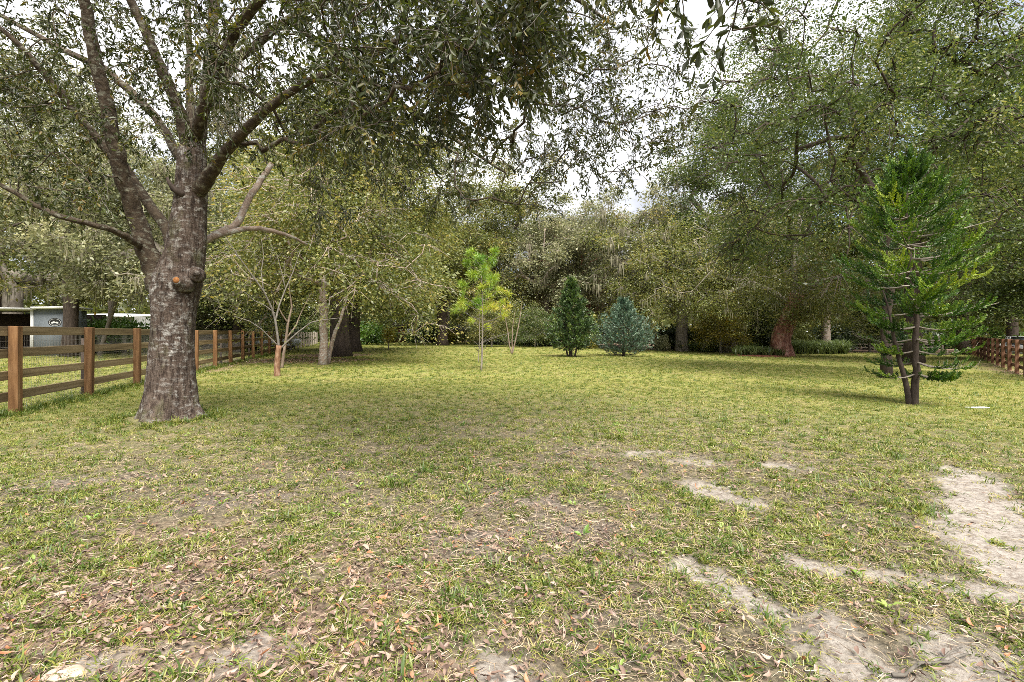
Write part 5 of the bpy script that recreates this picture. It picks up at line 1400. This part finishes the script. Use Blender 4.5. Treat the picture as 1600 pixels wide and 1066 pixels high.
GL = lib('grass_tuft', [blade_mesh('grass_tuft', 1, 16, .03, .085, .5, 1.45, .0065, .045, 'grass', .30), blade_mesh('grass_tuft', 2, 18, .03, .075, .5, 1.45, .006, .055, 'grass', .42),
                        blade_mesh('grass_tuft', 3, 14, .035, .10, .4, 1.35, .0075, .04, 'grass', .22), blade_mesh('grass_tuft', 4, 16, .03, .08, .7, 1.5, .005, .06, 'grass', .72),
                        blade_mesh('grass_tuft', 5, 20, .06, .15, .25, 1.1, .0075, .045, 'grass', .20)])
rng = np.random.default_rng(99)
GP, GR, GS, GI = [], [], [], []
for r0, r1, dens, s0, s1 in ((.3, 4, 760, .6, 1.05), (4, 8, 460, .7, 1.15), (8, 15, 200, .8, 1.25), (15, 30, 60, 1.1, 1.8), (30, 72, 9, 1.9, 3.0)):
    x, y = wedge(rng, r0, r1, dens)
    cov = (1 - .86 * sand_mask(x, y)) * (1 - .85 * dirt_mask(x, y)) * (1 - .42 * litter_mask(x, y))
    pn = fbm(x + 60, y + 11, 1.3, 4); p2 = fbm(x, y + 80, 5, 3)
    cov = cov * (.30 + .95 * smooth(.30, .62, pn * .6 + p2 * .4)) if r0 < 8 else cov
    keep = (rng.random(len(x)) < cov) & trunk_clear(x, y) & (y < lawn_end(x) + 2)
    x = x[keep]; y = y[keep]; pn = pn[keep]; n = len(x)
    GP.append(np.stack([x, y, ground_z(x, y)], 1)); GR.append(np.stack([rng.normal(0, .12, n), rng.normal(0, .12, n), rng.random(n) * 6.28], 1)); GS.append(s0 + (s1 - s0) * rng.random(n))
    ch = rng.random(n); dry = .22 + .25 * (pn < .45)
    gi_ = np.where(ch < dry, 3, np.where(ch < .45, 1, np.where(ch < .75, 0, 2)))
    tall = (rng.random(n) < .03 * (pn > .5)) & (np.hypot(x, y) < 9); gi_[tall] = 4
    GI.append(gi_)
# longer grass along the foot of the left fence and round the big oak
n = 2600; yy = 3.5 + rng.random(n) ** 1.3 * 30; xx = left_fence_x(yy) + rng.normal(0, .16, n); GP.append(np.stack([xx, yy, ground_z(xx, yy)], 1)); GR.append(np.stack([rng.normal(0, .15, n), rng.normal(0, .15, n), rng.random(n) * 6.28], 1)); GS.append(.9 + .8 * rng.random(n)); GI.append(rng.choice([0, 2, 4], n))
n = 320; a = rng.random(n) * 6.28; rr = .56 + np.abs(rng.normal(0, .16, n)); xx = -5.28 + rr * np.cos(a); yy = 7.9 + rr * np.sin(a); GP.append(np.stack([xx, yy, ground_z(xx, yy)], 1)); GR.append(np.stack([rng.normal(0, .15, n), rng.normal(0, .15, n), rng.random(n) * 6.28], 1)); GS.append(.8 + .6 * rng.random(n)); GI.append(rng.choice([0, 2, 4], n, p=[.4, .4, .2]))
GP = np.concatenate(GP); print('tufts', len(GP))
scatter('grass', 'patchy yellow green grass covering the yard', GP, np.concatenate(GR), np.concatenate(GS), np.concatenate(GI), GL)

LLb = lib('fallen_leaf', [litter_leaf('fallen_leaf', 30 + k, .028 + .010 * (k % 3), .011 + .004 * (k % 2)) for k in range(9)])
LP_, LR_, LS_ = [], [], []
for r0, r1, dens, base in ((.3, 3.5, 1500, .22), (3.5, 6, 760, .15), (6, 11, 170, .08)):
    x, y = wedge(rng, r0, r1, dens)
    m = np.clip(litter_mask(x, y) * .62 + base + .35 * dirt_mask(x, y) - .12 * sand_mask(x, y), .03, 1)
    k = (rng.random(len(x)) < m) & trunk_clear(x, y); x = x[k]; y = y[k]; n = len(x)
    LP_.append(np.stack([x, y, ground_z(x, y) + .004 + .02 * rng.random(n) * (r0 < 6)], 1)); LR_.append(np.stack([rng.normal(0, .4, n), rng.normal(0, .4, n), rng.random(n) * 6.28], 1)); LS_.append(.6 + .7 * rng.random(n))
x = np.concatenate([rng.normal(-10.2, 3.2, 5200), rng.normal(21.9, 1.0, 500)]); y = np.concatenate([rng.normal(25.5, 2.6, 5200), rng.normal(21.5, 1.0, 500)]); k = litter_mask(x, y) > .25; x = x[k]; y = y[k]; n = len(x)
LP_.append(np.stack([x, y, ground_z(x, y) + .01], 1)); LR_.append(np.stack([rng.normal(0, .4, n), rng.normal(0, .4, n), rng.random(n) * 6.28], 1)); LS_.append(1.6 + 1.2 * rng.random(n))
LP_ = np.concatenate(LP_); print('fallen leaves', len(LP_))
scatter('fallen_leaves', 'brown and tan fallen oak leaves lying in the grass', LP_, np.concatenate(LR_), np.concatenate(LS_), rng.integers(0, 9, len(LP_)), LLb)

SLb = lib('straw_piece', [straw_piece('straw_piece', 60 + k) for k in range(6)])
x1, y1 = wedge(rng, .3, 4, 800); x2, y2 = wedge(rng, 4, 8, 240); x = np.concatenate([x1, x2]); y = np.concatenate([y1, y2])
k = (rng.random(len(x)) < (1 - .72 * sand_mask(x, y))) & trunk_clear(x, y); x = x[k]; y = y[k]; n = len(x)
scatter('dead_straw', 'dry straw and twig bits lying between the grass blades', np.stack([x, y, ground_z(x, y) + .012 * rng.random(n)], 1), np.stack([rng.normal(0, .2, n), rng.normal(0, .2, n), rng.random(n) * 6.28], 1), .6 + .8 * rng.random(n), rng.integers(0, 6, n), SLb)

WLb = lib('weed', [rosette('weed', 70 + k, 5 + 2 * (k % 3), .020 + .006 * k, .010 + .003 * k) for k in range(4)])
x1, y1 = wedge(rng, .3, 5, 3.5); x2, y2 = wedge(rng, 5, 10, 1.2); x = np.concatenate([x1, x2]); y = np.concatenate([y1, y2])
k = trunk_clear(x, y) & (rng.random(len(x)) < 1 - .8 * sand_mask(x, y)); x = x[k]; y = y[k]; n = len(x)
scatter('weeds', 'small broad leaved green weeds dotted through the grass', np.stack([x, y, ground_z(x, y) + .005], 1), np.stack([rng.normal(0, .15, n), rng.normal(0, .15, n), rng.random(n) * 6.28], 1), .6 + .9 * rng.random(n), rng.integers(0, 4, n), WLb)

# ------------------------------------------------------------------ small single things on the ground
def on_ground(px, py):
    Yg = EYE * F / (py - HZ)
    for _ in range(6):
        x = (px - 800) / F * Yg; Yg = (EYE - float(ground_z(x, Yg))) * F / (py - HZ)
    return np.array([(px - 800) / F * Yg, Yg, float(ground_z((px - 800) / F * Yg, Yg))])
def stick(label, p0, p1, r, seed):
    rng = np.random.default_rng(seed); a = on_ground(*p0); b = on_ground(*p1); t = np.linspace(0, 1, 9)[:, None]
    pth = a + (b - a) * t; L = np.linalg.norm(b - a); pth += np.concatenate([rng.normal(size=(9, 2)) * L * .018, np.zeros((9, 1))], 1)
    pth[:, 2] = ground_z(pth[:, 0], pth[:, 1]) + r + .006; c = pth[4].copy()
    mb = MB(); mb.tube(pth - c, np.linspace(r, r * .55, 9), 6)
    mb.tube(np.array([pth[5], pth[5] + (b - a) * .12 + [.03, .03, .012], pth[5] + (b - a) * .22 + [.07, .05, .01]]) - c, [r * .6, r * .5, r * .3], 5)
    o = mb.build('stick', M['twig'], None, True); o.location = tuple(c); tag(o, label, 'stick', 'sticks lying on the ground')
stick('grey forked stick lying on the sand in the bottom right corner', (1395, 1062), (1512, 1026), .008, 1)
stick('thin stick lying among dead leaves at lower left', (52, 962), (98, 938), .005, 2)
stick('short dark stick lying in the grass at the lower middle', (930, 1052), (985, 1054), .005, 3)
stick('long thin stick lying in the grass left of the middle of the lawn', (868, 712), (912, 701), .006, 4)
stick('short thin stick half buried in the grass near the centre of the foreground', (684, 906), (708, 901), .004, 5)
def stone(label, px, py, s, seed):
    rng = np.random.default_rng(seed); p = on_ground(px, py); mb = MB(); k = 18; m = 7
    V_ = []
    for i in range(m):
        th = math.pi / 2 * i / (m - 1); an = np.arange(k) * 2 * math.pi / k
        q = 1 + .10 * np.sin(2 * an + seed) + .07 * np.sin(5 * an + 3 * th); V_.append(np.stack([s * math.cos(th) * q * np.cos(an) + 1e-4 * np.cos(an), s * .75 * math.cos(th) * q * np.sin(an) + 1e-4 * np.sin(an), np.full(k, s * .42 * math.sin(th) - .012)], 1))
    V_ = np.concatenate(V_) + rng.normal(size=(m * k, 3)) * s * .012; i0 = np.arange(m - 1)[:, None] * k; j = np.arange(k)[None]
    mb.add(V_, np.stack([i0 + j, i0 + (j + 1) % k, i0 + k + (j + 1) % k, i0 + k + j], -1).reshape(-1, 4)); o = mb.build('stone', M['stone'], None, True); o.location = tuple(p); tag(o, label, 'stone')
stone('tan rounded stone half buried at the bottom left corner', 100, 1052, .075, 1)
p = on_ground(1526, 638); o = box_part('board_piece', p + [0, 0, .012], (.42, .10, .024), 'white_paint', None, .05); tag(o, 'white flat board piece lying on the grass right of the araucaria', 'board')
